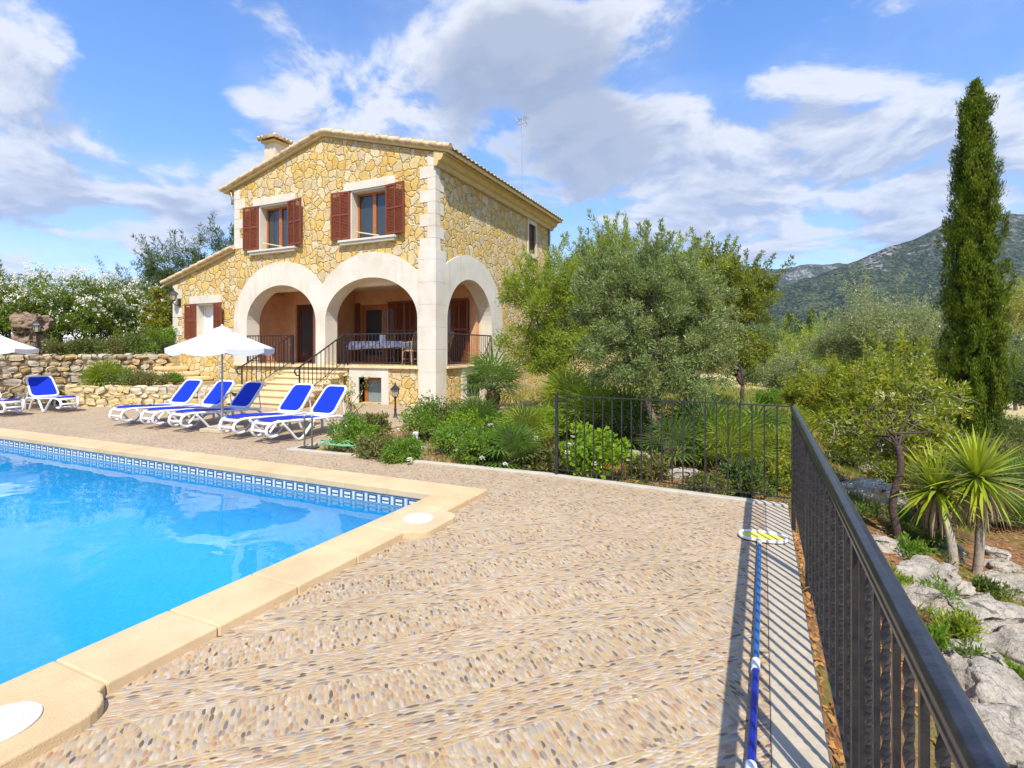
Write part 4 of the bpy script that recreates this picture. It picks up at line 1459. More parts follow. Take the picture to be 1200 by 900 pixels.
def make_lounger(label):
    t_ = thing('sun_lounger', label, 'sun lounger', (0, 0, 0), group='blue and white sun loungers by the pool')
    f_ = MB()
    for s in (-1, 1):
        f_.tube(catmull([(s * .20, .26, .13), (s * .19, .13, .12), (s * .19, .05, .19), (s * .20, .07, .29), (s * .25, .17, .355), (s * .325, .42, .358), (s * .33, .85, .335), (s * .33, 1.30, .325), (s * .33, 1.50, .325)], 5),
                .029, 10, sx=.75, sy=1.15, up=(1, 0, 0))
    for y_, z_, r_, q in ((.05, .22, .022, .19), (.11, .335, .028, .22), (.25, .13, .018, .19), (1.36, .315, .024, .32), (1.48, .32, .022, .32)):
        f_.tube([(-q, y_, z_), (q, y_, z_)], r_, 8)
    f_.build('frame', M_PLASTIC, t_, smooth=True)
    for s in (-1, 1):
        b_ = MB(); b_.tube(catmull([(s * .32, .27, .34), (s * .34, .41, .19), (s * .35, .53, .055), (s * .35, .60, .028), (s * .35, .67, .055), (s * .345, .80, .18), (s * .335, .95, .33)], 5), .026, 9, sx=.8, sy=1.1, up=(1, 0, 0))
        b_.build('leg', M_PLASTIC, t_, smooth=True)
        b_ = MB(); b_.tube(catmull([(s * .335, 1.20, .32), (s * .345, 1.34, .20), (s * .35, 1.44, .03)], 5), .026, 8, up=(1, 0, 0))
        b_.tube(catmull([(s * .333, 1.44, .325), (s * .34, 1.60, .30), (s * .345, 1.70, .20), (s * .35, 1.72, .03)], 5), .028, 8, up=(1, 0, 0))
        b_.build('leg', M_PLASTIC, t_, smooth=True)
    b_ = MB()
    n_ = 16
    vs = []
    for i in range(n_ + 1):
        y_ = .13 + (1.42 - .13) * i / n_
        q = .17 + .115 * min(1, (y_ - .13) / .32) ** .6
        z_ = .372 + .018 * math.cos((y_ - .25) * 2.6) - .03 * (y_ / 1.2) ** 2 + .01
        for x_ in (-q, -q / 2, 0, q / 2, q):
            vs.append((x_, y_, z_ - .012 * (1 - abs(x_) / .3)))
    fs = [(i * 5 + k, i * 5 + k + 1, i * 5 + k + 6, i * 5 + k + 5) for i in range(n_) for k in range(4)]
    b_.add(vs, fs)
    b_.build('seat_sling', M_BLUE, t_, smooth=True, solid=.008)
    # backrest, leaning back 40 degrees
    an = rad(50)
    O = Vector((0, 1.385, .345))
    def bk(a, l_, h): return tuple(O + Vector((a, l_ * math.cos(an) - h * math.sin(an), l_ * math.sin(an) + h * math.cos(an))))
    outl, inn = rr(.342, -.015, .68, .13, taper=.02), rr(.302, .03, .642, .10, taper=.021)
    b_ = MB()
    b_.prism([outl, inn], bk, -.022, .022)
    bf = b_.build('backrest_frame', M_PLASTIC, t_, bevel=.012)
    b_ = MB(); b_.prism([rr(.31, .015, .65, .10, taper=.021)], bk, -.006, .006); b_.build('backrest_sling', M_BLUE, t_)
    b_ = MB()
    for s in (-1, 1): b_.tube([bk(s * .30, .42, -.02), (s * .30, 1.72, .30)], .014, 6)
    b_.tube([(-.31, 1.70, .30), (.31, 1.70, .30)], .014, 6)
    b_.build('support_strut', M_PLASTIC, t_, smooth=40)
    for k_ in children(t_):
        k_.data.transform(Matrix.Diagonal((.89, 1, 1, 1)))
    return t_


lab = ['blue sling sun lounger nearest the shrub bed and the standpipe',
       'blue sling sun lounger just right of the parasol base, second from the shrub bed',
       'blue sling sun lounger shaded by the parasol, just left of its pole',
       'blue sling sun lounger fourth from the shrub bed, next left of the shaded one',
       'blue sling sun lounger at the left end of the row of five']
spots = [(-7.52, 6.12, -1), (-8.38, 6.17, 1), (-9.98, 6.29, 0), (-10.84, 6.29, 2), (-11.86, 6.28, 4)]
L0 = make_lounger(lab[0])
for i, (x_, y_, a) in enumerate(spots):
    o = L0 if i == 0 else copy_tree(L0, label=lab[i])
    o.location = (x_, y_, 0)
    o.rotation_euler = (0, 0, rad(a))
copy_tree(L0, (-15.55, 7.28, 0), rad(86), 'blue sling sun lounger turned sideways, standing apart before the tall dry stone wall')
copy_tree(L0, (-15.75, 6.28, 0), rad(90), 'sun lounger cut by the left edge of the photo, only its foot end showing')

# ------------------------------------------------------------------ parasols
def parasol(loc, label, rz=0.0):
    p = thing('parasol', label, 'parasol', loc, rz, 'white parasols beside the loungers')
    b_ = MB(); b_.bb(-.27, .27, -.27, .27, 0, .075); b_.bb(-.18, .18, -.18, .18, .076, .11); b_.build('base', M_CONC, p, bevel=.012)
    b_ = MB(); b_.tube([(0, 0, .1), (0, 0, .62)], .026, 12); b_.build('pole_sleeve', M_METAL, p, smooth=40)
    b_ = MB(); b_.tube([(0, 0, .5), (0, 0, 1.98)], .0185, 12); b_.build('pole', M_METAL, p, smooth=40)
    R_, n_ = .93, 8
    vs, fs = [], []
    lv = [(0.0, 1.99), (.15, 1.945), (.36, 1.845), (.62, 1.735), (.88, 1.635), (1.0, 1.59)]
    sub = 6
    N_ = n_ * sub
    for f_, z_ in lv:
        for k_ in range(N_):
            a = 2 * math.pi * k_ / N_
            q = (k_ % sub) / sub
            ch_ = math.cos(math.pi / n_) / math.cos(2 * math.pi / n_ * (q - .5))
            sag = .022 * math.sin(math.pi * q) * f_
            vs.append((R_ * f_ * ch_ * math.cos(a), R_ * f_ * ch_ * math.sin(a), z_ - sag))
    for i in range(len(lv) - 1):
        for k_ in range(N_):
            k2 = (k_ + 1) % N_
            fs.append((i * N_ + k_, i * N_ + k2, (i + 1) * N_ + k2, (i + 1) * N_ + k_))
    b_ = MB().add(vs, fs)
    can = b_.build('canopy', M_CANVAS, p, smooth=30, solid=.004)
    b_ = MB()
    for k_ in range(n_):
        for m_ in range(sub):
            q0, q1 = m_ / sub, (m_ + 1) / sub
            pts = []
            for q in (q0, q1):
                a = 2 * math.pi * (k_ + q) / n_
                ch_ = math.cos(math.pi / n_) / math.cos(2 * math.pi / n_ * (q - .5)) * R_ * 1.002
                dr = .125 - .03 * abs(q - .5) * 2 if 0.02 < q < .98 else .085
                pts.append((ch_ * math.cos(a), ch_ * math.sin(a), 1.588 - .022 * math.sin(math.pi * q), dr))
            (xa, ya, za, da), (xb, yb_, zb_, db_) = pts
            b_.add([(xa, ya, za), (xb, yb_, zb_), (xb * .995, yb_ * .995, zb_ - db_), (xa * .995, ya * .995, za - da)], [(0, 1, 2, 3)])
    b_.build('valance', M_CANVAS, can, solid=.004, recalc=True)
    b_ = MB(); b_.lathe([(.20, 1.925), (.12, 1.975), (.03, 2.01), (.012, 2.05)], n=8); b_.build('vent_cap', M_CANVAS, can)
    for k_ in range(n_):
        a = 2 * math.pi * k_ / n_
        b_ = MB(); b_.tube([(.03 * math.cos(a), .03 * math.sin(a), 1.96), (.90 * math.cos(a), .90 * math.sin(a), 1.578)], .008, 5)
        b_.tube([(.02 * math.cos(a), .02 * math.sin(a), 1.52), (.55 * math.cos(a), .55 * math.sin(a), 1.755)], .006, 5)
        b_.build('rib', M_METAL, p)
    return p
P1 = parasol((-9.40, 6.88, 0), 'white octagonal parasol in front of the house between the sun loungers', rad(12))
copy_tree(P1, (-17.70, 6.6, 0), rad(5), 'white parasol at the left edge of the photo, only one side of its canopy showing')

# standpipe and hose at the corner of the bed
sp_ = thing('shower_standpipe', 'pair of thin upright water pipes with small taps at the corner of the shrub bed', 'standpipe', (-6.50, 6.24, 0))
b = MB(); b.box((0, 0, .012), (.30, .16, .022), rad(20)); b.build('base_plate', M_IRON, sp_)
for s in (-1, 1):
    b = MB(); b.tube([(s * .06, s * .02, .02), (s * .06, s * .02, .50)], .014, 8); b.build('pipe', M_GALV, sp_, smooth=40)
    b = MB(); b.ball((s * .06, s * .02, .515), (.026, .026, .02)); b.tube([(s * .06, s * .02, .46), (s * .06 + .04, s * .02 - .06, .45)], .011, 7); b.build('tap', M_METAL, sp_, smooth=40)
b = MB(); pts = []
for i in range(60):
    a = i * .42
    pts.append((-6.15 + (.22 + .04 * math.sin(i * .7)) * math.cos(a) + i * .006, 6.33 + .11 * math.sin(a), .05 + .012 * (i % 5) + .05 * abs(math.sin(i * .21))))
b.tube(catmull(pts, 4), .011, 6)
tag(b.build('garden_hose', pm('pale_green_hose', (.16, .36, .16), .4, .1), None, smooth=True), 'green garden hose coiled loosely at the foot of the standpipe', 'hose')
bl = thing('bollard_light', 'short grey tube light standing on a pale slab among the shrubs', 'bollard', (-5.31, 7.45, -.08))
b = MB(); b.lathe([(.045, 0), (.045, .20), (.052, .205), (.052, .24), (.03, .255)], n=14); b.build('tube', pm('light_grey_paint', (.55, .56, .56), .5, .05), bl, smooth=40)
b = MB(); b.lathe([(.06, 0), (.06, .012)], n=14); b.build('foot', M_IRON, bl)

# ------------------------------------------------------------------ stones and rocks
_cube = None
def lump_template(n=3):
    """cube grid of n cells per edge -> unit vertices and quads"""
    P_, F_, ix = [], [], {}
    def vid(p):
        if p not in ix:
            ix[p] = len(P_); P_.append(p)
        return ix[p]
    for ax_ in range(3):
        for s in (0, n):
            for i in range(n):
                for j in range(n):
                    q = []
                    for a, c in ((i, j), (i + 1, j), (i + 1, j + 1), (i, j + 1)):
                        p = [a, c]; p.insert(ax_, s); q.append(vid(tuple(p)))
                    F_.append(q if s else q[::-1])
    return np.array(P_, float) * 2 / n - 1, np.array(F_)


LT3 = lump_template(3)
LT6 = lump_template(7)


def lump(tpl, c, size, rot, rnd, round_=.62, jit=.09):
    V, F_ = tpl
    n_ = np.linalg.norm(V, axis=1, keepdims=True)
    S = V * (1 - round_) + V / n_ * round_ * 1.12
    S = S * (1 + rnd.normal(0, jit, S.shape))
    S = S * np.array(size)
    M_ = np.array(Matrix.Rotation(rot[2], 3, 'Z') @ Matrix.Rotation(rot[1], 3, 'Y') @ Matrix.Rotation(rot[0], 3, 'X'))
    return S @ M_.T + np.array(c), F_


def rubble_mat(name, tones, dark=(.10, .075, .05)):
    m, t, out = newmat(name)
    g_ = t.n('ShaderNodeNewGeometry')
    pos = g_.outputs['Position']
    c = t.ramp(g_.outputs['Random Per Island'], [(i / (len(tones) - 1), k) for i, k in enumerate(tones)])
    n_ = t.noise(pos, 11, 7, .7).outputs[0]
    c = t.mix(1.0, c, t.ramp(n_, [(.25, (.55, .50, .44)), (.5, (.95, .95, .95)), (.75, (1.15, 1.14, 1.1))]), 'MULTIPLY')
    bs = t.n('ShaderNodeBsdfPrincipled', {'Base Color': c, 'Roughness': .9, 'Specular IOR Level': .15})
    bp = t.n('ShaderNodeBump', {'Strength': 1.0, 'Distance': .025, 'Height': n_})
    t.put(bs.inputs['Normal'], bp.outputs[0])
    t.put(out.inputs[0], bs.outputs[0])
    return m


M_DRY = rubble_mat('dry_stone', [(.40, .30, .17), (.55, .44, .28), (.58, .41, .18), (.46, .40, .31), (.62, .54, .40), (.52, .36, .16)])
M_LOW = rubble_mat('mortared_rubble', [(.56, .42, .19), (.64, .52, .30), (.58, .44, .18), (.66, .58, .42), (.48, .40, .30)])


def rubble_wall(name, label, a, b_, z0, z1, mat, st=.30, thick=.32, seed=1):
    """courses of individual rounded stones between plan points a and b_"""
    rnd = np.random.default_rng(seed)
    a, b_ = np.array(a, float), np.array(b_, float)
    L_ = np.linalg.norm(b_ - a)
    d_ = (b_ - a) / L_
    ang = math.atan2(d_[1], d_[0])
    Vs, Fs, off = [], [], 0
    z_ = z0
    while z_ < z1 - .04:
        h_ = min(st * rnd.uniform(.5, 1.0), z1 - z_ + .03)
        s = rnd.uniform(-.1, .05)
        while s < L_:
            l_ = st * rnd.uniform(.7, 1.7)
            hh = h_ * rnd.uniform(.85, 1.2)
            c = a + d_ * (s + l_ / 2)
            V, F_ = lump(LT3, (c[0] + rnd.normal(0, .02), c[1] + rnd.normal(0, .02), z_ + h_ / 2), (l_ / 2 * 1.02, thick / 2 * rnd.uniform(.9, 1.1), hh / 2 * 1.06),
                         (rnd.normal(0, .12), rnd.normal(0, .22), ang + rnd.normal(0, .10)), rnd, .66, .11)
            Vs.append(V); Fs.append(F_ + off); off += len(V)
            s += l_
        z_ += h_
    o = np_mesh(name, np.concatenate(Vs), np.concatenate(Fs), mat, smooth=True)
    md = o.modifiers.new('s', 'SUBSURF'); md.levels = md.render_levels = 1
    return o


def wall_thing(label, runs, mat, corea, seed, st, core_mat):
    t_ = thing('stone_wall', label, 'stone wall', (runs[0][0][0], runs[0][0][1], 0))
    for i, (a, b_, z0, z1) in enumerate(runs):
        o = rubble_wall('stones', '', a, b_, z0, z1, mat, st, seed=seed + i)
        o.parent = t_; o.location = -Vector(t_.location)
        A_, B2 = Vector((*a, 0)), Vector((*b_, 0))
        m_ = (A_ + B2) / 2
        c = MB(); c.box((m_.x, m_.y, (z0 + z1) / 2 - .03), ((B2 - A_).length - .1, .20, z1 - z0 - .08), math.atan2(B2.y - A_.y, B2.x - A_.x))
        c.build('core', core_mat, t_, world=True)
    return t_


M_JOINT = pm('earth_joint', (.17, .12, .07), .95, .3, 9)
M_JOINT2 = pm('ochre_mortar', (.42, .32, .16), .95, .2, 9)
wall_thing('tall dry stone retaining wall of loose grey and ochre stones below the raised lawn', [((-19.95, 5.0), (-18.92, 11.6), -.1, 1.40)], M_DRY, 0, 3, .25, M_JOINT)
wall_thing('low golden rubble wall fronting the planted bed between the loungers and the house', [((-17.3, 8.1), (-13.45, 10.2), -.1, .60), ((-17.3, 8.1), (-18.9, 9.6), -.1, .60)], M_LOW, 0, 11, .25, M_JOINT2)
gs = thing('garden_steps', 'small sandstone garden steps beside the lower corner of the house', 'steps', (-18.4, 11.6, .5))
for i, (xx, zz_) in enumerate(((-17.6, .64), (-18.3, .80), (-18.9, .98))):
    b = MB(); b.bb(xx - .45, xx + .5, 11.0 + .12 * i, YF - .05, zz_ - .10, zz_); b.build('tread', M_SAND, gs, world=True, bevel=.012)
    b = MB(); b.bb(xx - .40, xx + .45, 11.05 + .12 * i, YF - .06, .3, zz_ - .101); b.build('riser', M_SAND, gs, world=True)


def rock_mat(name, a, b_, lich):
    m, t, out = newmat(name)
    g_ = t.n('ShaderNodeNewGeometry')
    pos = g_.outputs['Position']
    n1 = t.noise(pos, 2.2, 8, .65, .4).outputs[0]
    n2 = t.noise(pos, 13, 8, .72).outputs[0]
    n3 = t.noise(pos, 60, 4, .7).outputs[0]
    crack = t.n('ShaderNodeTexVoronoi', {'Vector': t.vm('ADD', pos, t.vm('SCALE', t.noise(pos, 3, 4).outputs['Color'], sc=.5).outputs[0]).outputs[0], 'Scale': 2.6}, feature='DISTANCE_TO_EDGE')
    c = t.ramp(n1, [(.3, a), (.55, b_), (.75, tuple(k * 1.08 for k in b_))])
    c = t.mix(t.m('MULTIPLY', t.sstep(n2, .48, .66), .85), c, lich)
    c = t.mix(t.sstep(t.noise(pos, 5, 7, .7, .6).outputs[0], .58, .68), c, tuple(k * .55 for k in lich))
    ck = t.sstep(crack.outputs['Distance'], .0, .02)
    c = t.mix(t.m('MULTIPLY_ADD', ck, .4, .6), tuple(k * .6 for k in a), c)
    c = t.mix(1.0, c, t.ramp(n3, [(.3, (.75, .74, .72)), (.6, (1.05, 1.05, 1.05))]), 'MULTIPLY')
    bs = t.n('ShaderNodeBsdfPrincipled', {'Base Color': c, 'Roughness': .92, 'Specular IOR Level': .15})
    h = t.m('ADD', t.m('ADD', n2, t.m('MULTIPLY', ck, .12)), t.m('MULTIPLY', n3, .3))
    bp = t.n('ShaderNodeBump', {'Strength': 1.0, 'Distance': .06, 'Height': h})
    t.put(bs.inputs['Normal'], bp.outputs[0])
    t.put(out.inputs[0], bs.outputs[0])
    return m


M_ROCK = rock_mat('pale_limestone_rock', (.36, .31, .24), (.65, .575, .46), (.36, .32, .255))
M_ROCKR = rock_mat('reddish_boulder', (.22, .15, .10), (.42, .28, .18), (.30, .27, .22))


def rock(loc, size, label, seed, mat=None, rot=0.0, group='limestone rocks on the slope beside the railing'):
    rnd = np.random.default_rng(seed)
    V, F_ = LT6
    n_ = np.linalg.norm(V, axis=1, keepdims=True)
    S = V * .45 + V / n_ * .6
    out = []
    off = rnd.uniform(0, 50, 3)
    for p in S:
        q = Vector(p) * 1.3 + Vector(off)
        k_ = 1 + .42 * mnoise.fractal(q, 1.0, 2.0, 5)
        out.append(np.array(p) * k_)
    S = np.array(out) * np.array(size)
    c, s = math.cos(rot), math.sin(rot)
    S = S @ np.array([[c, s, 0], [-s, c, 0], [0, 0, 1]])
    o = np_mesh('rock', S, F_, mat or M_ROCK, smooth=True)
    md = o.modifiers.new('s', 'SUBSURF'); md.levels = md.render_levels = 3
    tex = bpy.data.textures.get('rock_relief') or bpy.data.textures.new('rock_relief', 'CLOUDS')
    tex.noise_scale = .28; tex.noise_depth = 6
    d_ = o.modifiers.new('d', 'DISPLACE'); d_.texture = tex; d_.strength = .55 * min(size) * 2; d_.mid_level = .5
    d_.texture_coords = 'GLOBAL'
    o.location = loc
    return tag(o, label, 'rock', group)


def gzp(x_, y_): return float(gz(np.array([x_]), np.array([y_]))[0])


def P_at_ground(u, v, dz=0.0):
    """point of the ground seen at photo pixel (u, v)"""
    lo, hi = 0.5, 90.0
    for _ in range(60):
        m_ = (lo + hi) / 2
        p = at(u, v, m_)
        if p.z > gzp(p.x, p.y): lo = m_
        else: hi = m_
    p = at(u, v, lo)
    return Vector((p.x, p.y, gzp(p.x, p.y) + dz))


rocks = [((1140, 728), (.46, .27, .15), 'long pale limestone outcrop beside the spiky yucca', .5), ((1192, 698), (.36, .28, .14), 'pale limestone slab at the right edge of the photo below the yucca', .2),
         ((1165, 835), (.24, .26, .2), 'pale limestone block near the bottom right corner, closest to the handrail', .3), ((1125, 790), (.22, .16, .12), 'small pale stone among the weeds by the handrail', .9),
         ((1005, 580), (.50, .40, .20), 'cracked white limestone ledge left of the small almond trunk', .3), ((1000, 545), (.60, .35, .16), 'flat white limestone ledge higher up the slope behind the railing corner', .1),
         ((985, 520), (.42, .28, .12), 'low white limestone ledge under the shrubs behind the railing corner', .4),
         ((1085, 680), (.32, .20, .12), 'rounded limestone rock just right of the handrail, below the almond trunk', 1.1), ((1100, 648), (.20, .14, .10), 'small grey stone at the foot of the yucca stems', .2),
         ((1200, 778), (.30, .26, .17), 'pale limestone mass cut by the right edge of the photo', .7), ((1060, 700), (.25, .22, .13), 'pale stone seen between the twisted bars and the handrail', .3),
         ((1030, 640), (.20, .14, .09), 'small stone lying left of the almond trunk', .1), ((1160, 605), (.34, .22, .12), 'flat stone among the low fans right of the yucca', .5),
         ((1190, 880), (.30, .24, .14), 'pale stone in the bottom right corner of the photo', .5),
         ((742, 540), (.30, .2, .14), 'grey rock under the olive seen through the far railing', .5), ((790, 560), (.35, .2, .13), 'grey rock left of the fan palms behind the far railing', .2),
         ((560, 528), (.32, .22, .07), 'flat pale slab lying among the shrubs under the short tube light', .2)]
for i, ((u_, v_), sz, lb_, ro) in enumerate(rocks):
    p = P_at_ground(u_, v_)
    if i == 16: p = Vector((-5.35, 7.35, -.10))
    rock((p.x, p.y, p.z + sz[2] * .02), sz, lb_, 40 + i, rot=ro)
rnd = np.random.default_rng(9)
for i in range(26):
    u_, v_ = rnd.uniform(960, 1198), rnd.uniform(560, 880)
    if u_ < 935 + max(0, v_ - 480) * .565 + 25: continue
    p = P_at_ground(u_, v_)
    q = rnd.uniform(.05, .13)
    rock((p.x, p.y, p.z + q * .1), (q * rnd.uniform(1, 1.6), q, q * rnd.uniform(.5, .8)), 'small loose pale stone lying among the weeds of the rocky slope', 140 + i, rot=rnd.uniform(0, 3), group='small loose stones of the slope')
bo = at(36, 392, 17.6)
rock((bo.x, bo.y, 1.70), (.30, .30, .50), 'squat dark lower stone of the boulder pile on the raised lawn', 90, M_ROCKR, .4, 'stacked boulders on the raised lawn')
rock((bo.x + .05, bo.y, 2.45), (.42, .36, .30), 'reddish capping boulder on top of the pile on the raised lawn', 93, M_ROCKR, .9, 'stacked boulders on the raised lawn')

# ------------------------------------------------------------------ mountain ridges behind the trees
def az(u): return math.atan2((u - 600) / 623, 1.0)


def hill(name, prof, dist, depth, mat, seed, amp):
    """ridge whose skyline follows (photo x, photo y) pairs at the given distance"""
    us = np.array([p[0] for p in prof], float); vs = np.array([p[1] for p in prof], float)
    nU_, nV_ = 420, 90
    uu = np.linspace(us[0], us[-1], nU_)
    h = (410 - np.interp(uu, us, vs)) / 623 * dist
    h += (vfbm(uu * .03 + seed, uu * 0 + 3.3, 5) - .5) * amp * .12
    c, s = math.cos(rad(YAW)), math.sin(rad(YAW))
    V = np.zeros((nV_, nU_, 3))
    for j in range(nV_):
        t_ = j / (nV_ - 1)
        dd = dist - depth * (1 - t_)
        if t_ < .8: f_ = (t_ / .8) ** 1.25
        else: f_ = 1 - .5 * ((t_ - .8) / .2) ** 2 * 1.6
        dd = dist - depth + depth * t_ / .8
        k_ = (uu - 600) / 623
        V[j, :, 0] = (-s + c * k_) * dd
        V[j, :, 1] = (c + s * k_) * dd
        rg = vfbm(uu * .020 + seed * 3, t_ * 6 + uu * .004, 6, .55) - .5
        V[j, :, 2] = -18 + (h + 18) * f_ * (dd / dist if t_ < .8 else 1) + rg * amp * (1 - abs(t_ - .45) * 1.6 if t_ < .8 else .05)
    id_ = np.arange(nU_ * nV_).reshape(nV_, nU_)
    Q_ = np.stack([id_[:-1, :-1], id_[:-1, 1:], id_[1:, 1:], id_[1:, :-1]], -1).reshape(-1, 4)
    return tag(np_mesh(name, V.reshape(-1, 3), Q_, mat, smooth=True), kind='structure')


def hill_mat():
    m, t, out = newmat('wooded_hillside')
    g_ = t.n('ShaderNodeNewGeometry')
    pos = g_.outputs['Position']
    big = t.noise(pos, .006, 7, .6, .5).outputs[0]
    med = t.noise(pos, .03, 6, .65).outputs[0]
    vor = t.n('ShaderNodeTexVoronoi', {'Vector': pos, 'Scale': .10, 'Randomness': 1.0}, feature='F1')
    sc = t.n('ShaderNodeSeparateColor', {0: vor.outputs['Color']})
    tree_c = t.ramp(sc.outputs[0], [(0, (.016, .028, .009)), (.5, (.042, .064, .020)), (1, (.105, .125, .048))])
    rockc = t.ramp(med, [(.3, (.17, .16, .145)), (.7, (.34, .32, .29))])
    sz_ = t.n('ShaderNodeSeparateXYZ', {0: pos})
    hi = t.sstep(sz_.outputs[2], 120, 420)
    rk = t.sstep(t.m('ADD', t.m('ADD', big, t.m('MULTIPLY', med, .55)), t.m('MULTIPLY', hi, .22)), .90, 1.04)
    dots = t.sstep(vor.outputs['Distance'], .62, .42)
    rk = t.m('MULTIPLY', rk, t.m('SUBTRACT', 1.0, t.m('MULTIPLY', dots, t.sstep(sc.outputs[1], .55, .45))))
    c = t.mix(rk, tree_c, rockc)
    bs = t.n('ShaderNodeBsdfDiffuse', {'Color': c, 'Roughness': .6})
    bp = t.n('ShaderNodeBump', {'Strength': 1.0, 'Distance': 13.0, 'Height': t.m('ADD', t.m('MULTIPLY', t.sstep(vor.outputs['Distance'], .7, 0.0), 1.0), med)})
    t.put(bs.inputs['Normal'], bp.outputs[0])
    t.put(out.inputs[0], bs.outputs[0])
    return m


M_HILL = hill_mat()
hill('hill', [(560, 395), (700, 380), (860, 350), (900, 345), (925, 335), (960, 322), (990, 308), (1020, 296), (1045, 286), (1070, 280), (1105, 262), (1130, 253), (1165, 252), (1185, 249), (1215, 251), (1300, 262), (1420, 300), (1550, 330)], 1500, 900, M_HILL, 2.0, 110)
hill('hill', [(300, 400), (500, 360), (700, 330), (850, 318), (905, 315), (940, 313), (970, 310), (1000, 312), (1040, 330), (1100, 360), (1300, 390)], 2600, 1100, M_HILL, 8.0, 150)

# the summer air between here and the hills
hz = MB()
hz.bb(-5200, 5200, -5200, 5200, -60, 1150)
hm, ht, hout = newmat('summer_haze')
hv = ht.n('ShaderNodeVolumePrincipled', {'Color': (.62, .76, 1.0), 'Density': HAZE, 'Anisotropy': .1})
ht.put(hout.inputs['Volume'], hv.outputs[0])
tag(hz.build('haze', hm), kind='stuff')
# ------------------------------------------------------------------ vegetation
def unit(n, rnd):
    v = rnd.normal(size=(n, 3))
    return v / np.linalg.norm(v, axis=1, keepdims=True)


def leaf_quads(P_, D_, N_, L_, W_, bend=.15):
    """diamond leaves: base point, direction, face normal, length, width"""
    S_ = np.cross(D_, N_)
    S_ /= np.linalg.norm(S_, axis=1, keepdims=True) + 1e-9
    L_, W_ = L_[:, None], W_[:, None]
    nn = np.cross(S_, D_)
    v0 = P_
    v1 = P_ + D_ * L_ * .45 + S_ * W_ * .5
    v2 = P_ + D_ * L_ + nn * (-bend) * L_
    v3 = P_ + D_ * L_ * .45 - S_ * W_ * .5
    V = np.stack([v0, v1, v2, v3], 1).reshape(-1, 3)
    return V, np.arange(len(V)).reshape(-1, 4)


def foliage(centers, radii, per, L_, W_, rnd, up=.25, out=.4, origin=None, flat=1.0, droop=0.0):
    """leaf clumps: gaussian balls of leaves round each centre"""
    C = np.repeat(np.asarray(centers, float), per, 0)
    R_ = np.repeat(np.asarray(radii, float), per)
    n = len(C)
    off = unit(n, rnd) * (rnd.random((n, 1)) ** .55)
    off[:, 2] *= flat
    P_ = C + off * R_[:, None]
    D_ = unit(n, rnd) + off * out
    if origin is not None:
        o_ = P_ - np.asarray(origin); o_ /= np.linalg.norm(o_, axis=1, keepdims=True) + 1e-9
        D_ += o_ * out
    D_[:, 2] += up - droop
    D_ /= np.linalg.norm(D_, axis=1, keepdims=True) + 1e-9
    N_ = unit(n, rnd); N_[:, 2] += .5
    s = rnd.uniform(.7, 1.25, n)
    return leaf_quads(P_, D_, N_, L_ * s, W_ * s)


def crown_points(ells, n, rnd, shell=.55, lump=.25, seed=0.0):
    """clump centres spread through several ellipsoids, denser towards the outside"""
    vol = np.array([e[3] * e[4] * e[5] for e in ells]) ** .75
    pick = rnd.choice(len(ells), n, p=vol / vol.sum())
    E_ = np.array(ells, float)[pick]
    r_ = shell + (1 - shell) * rnd.random((n, 1)) ** .7
    r_ = np.where(rnd.random((n, 1)) < .22, rnd.random((n, 1)) * shell, r_)
    d_ = unit(n, rnd)
    d_[:, 2] = np.where(d_[:, 2] < -.55, d_[:, 2] * .5, d_[:, 2])
    k_ = 1 + rnd.normal(0, lump * .5, (n, 1))
    return E_[:, :3] + d_ * r_ * E_[:, 3:6] * k_


def limb(b_, p, q, r0, r1, rnd, n=6, wob=.08):
    p, q = Vector(p), Vector(q)
    L_ = (q - p).length
    pts = [p.lerp(q, i / n) + Vector(rnd.normal(0, wob * L_ * math.sin(math.pi * i / n) * .5, 3)) for i in range(n + 1)]
    rs = [r0 + (r1 - r0) * i / n for i in range(n + 1)]
    b_.tube(pts, rs, 7 if r0 > .03 else 5)
    return pts


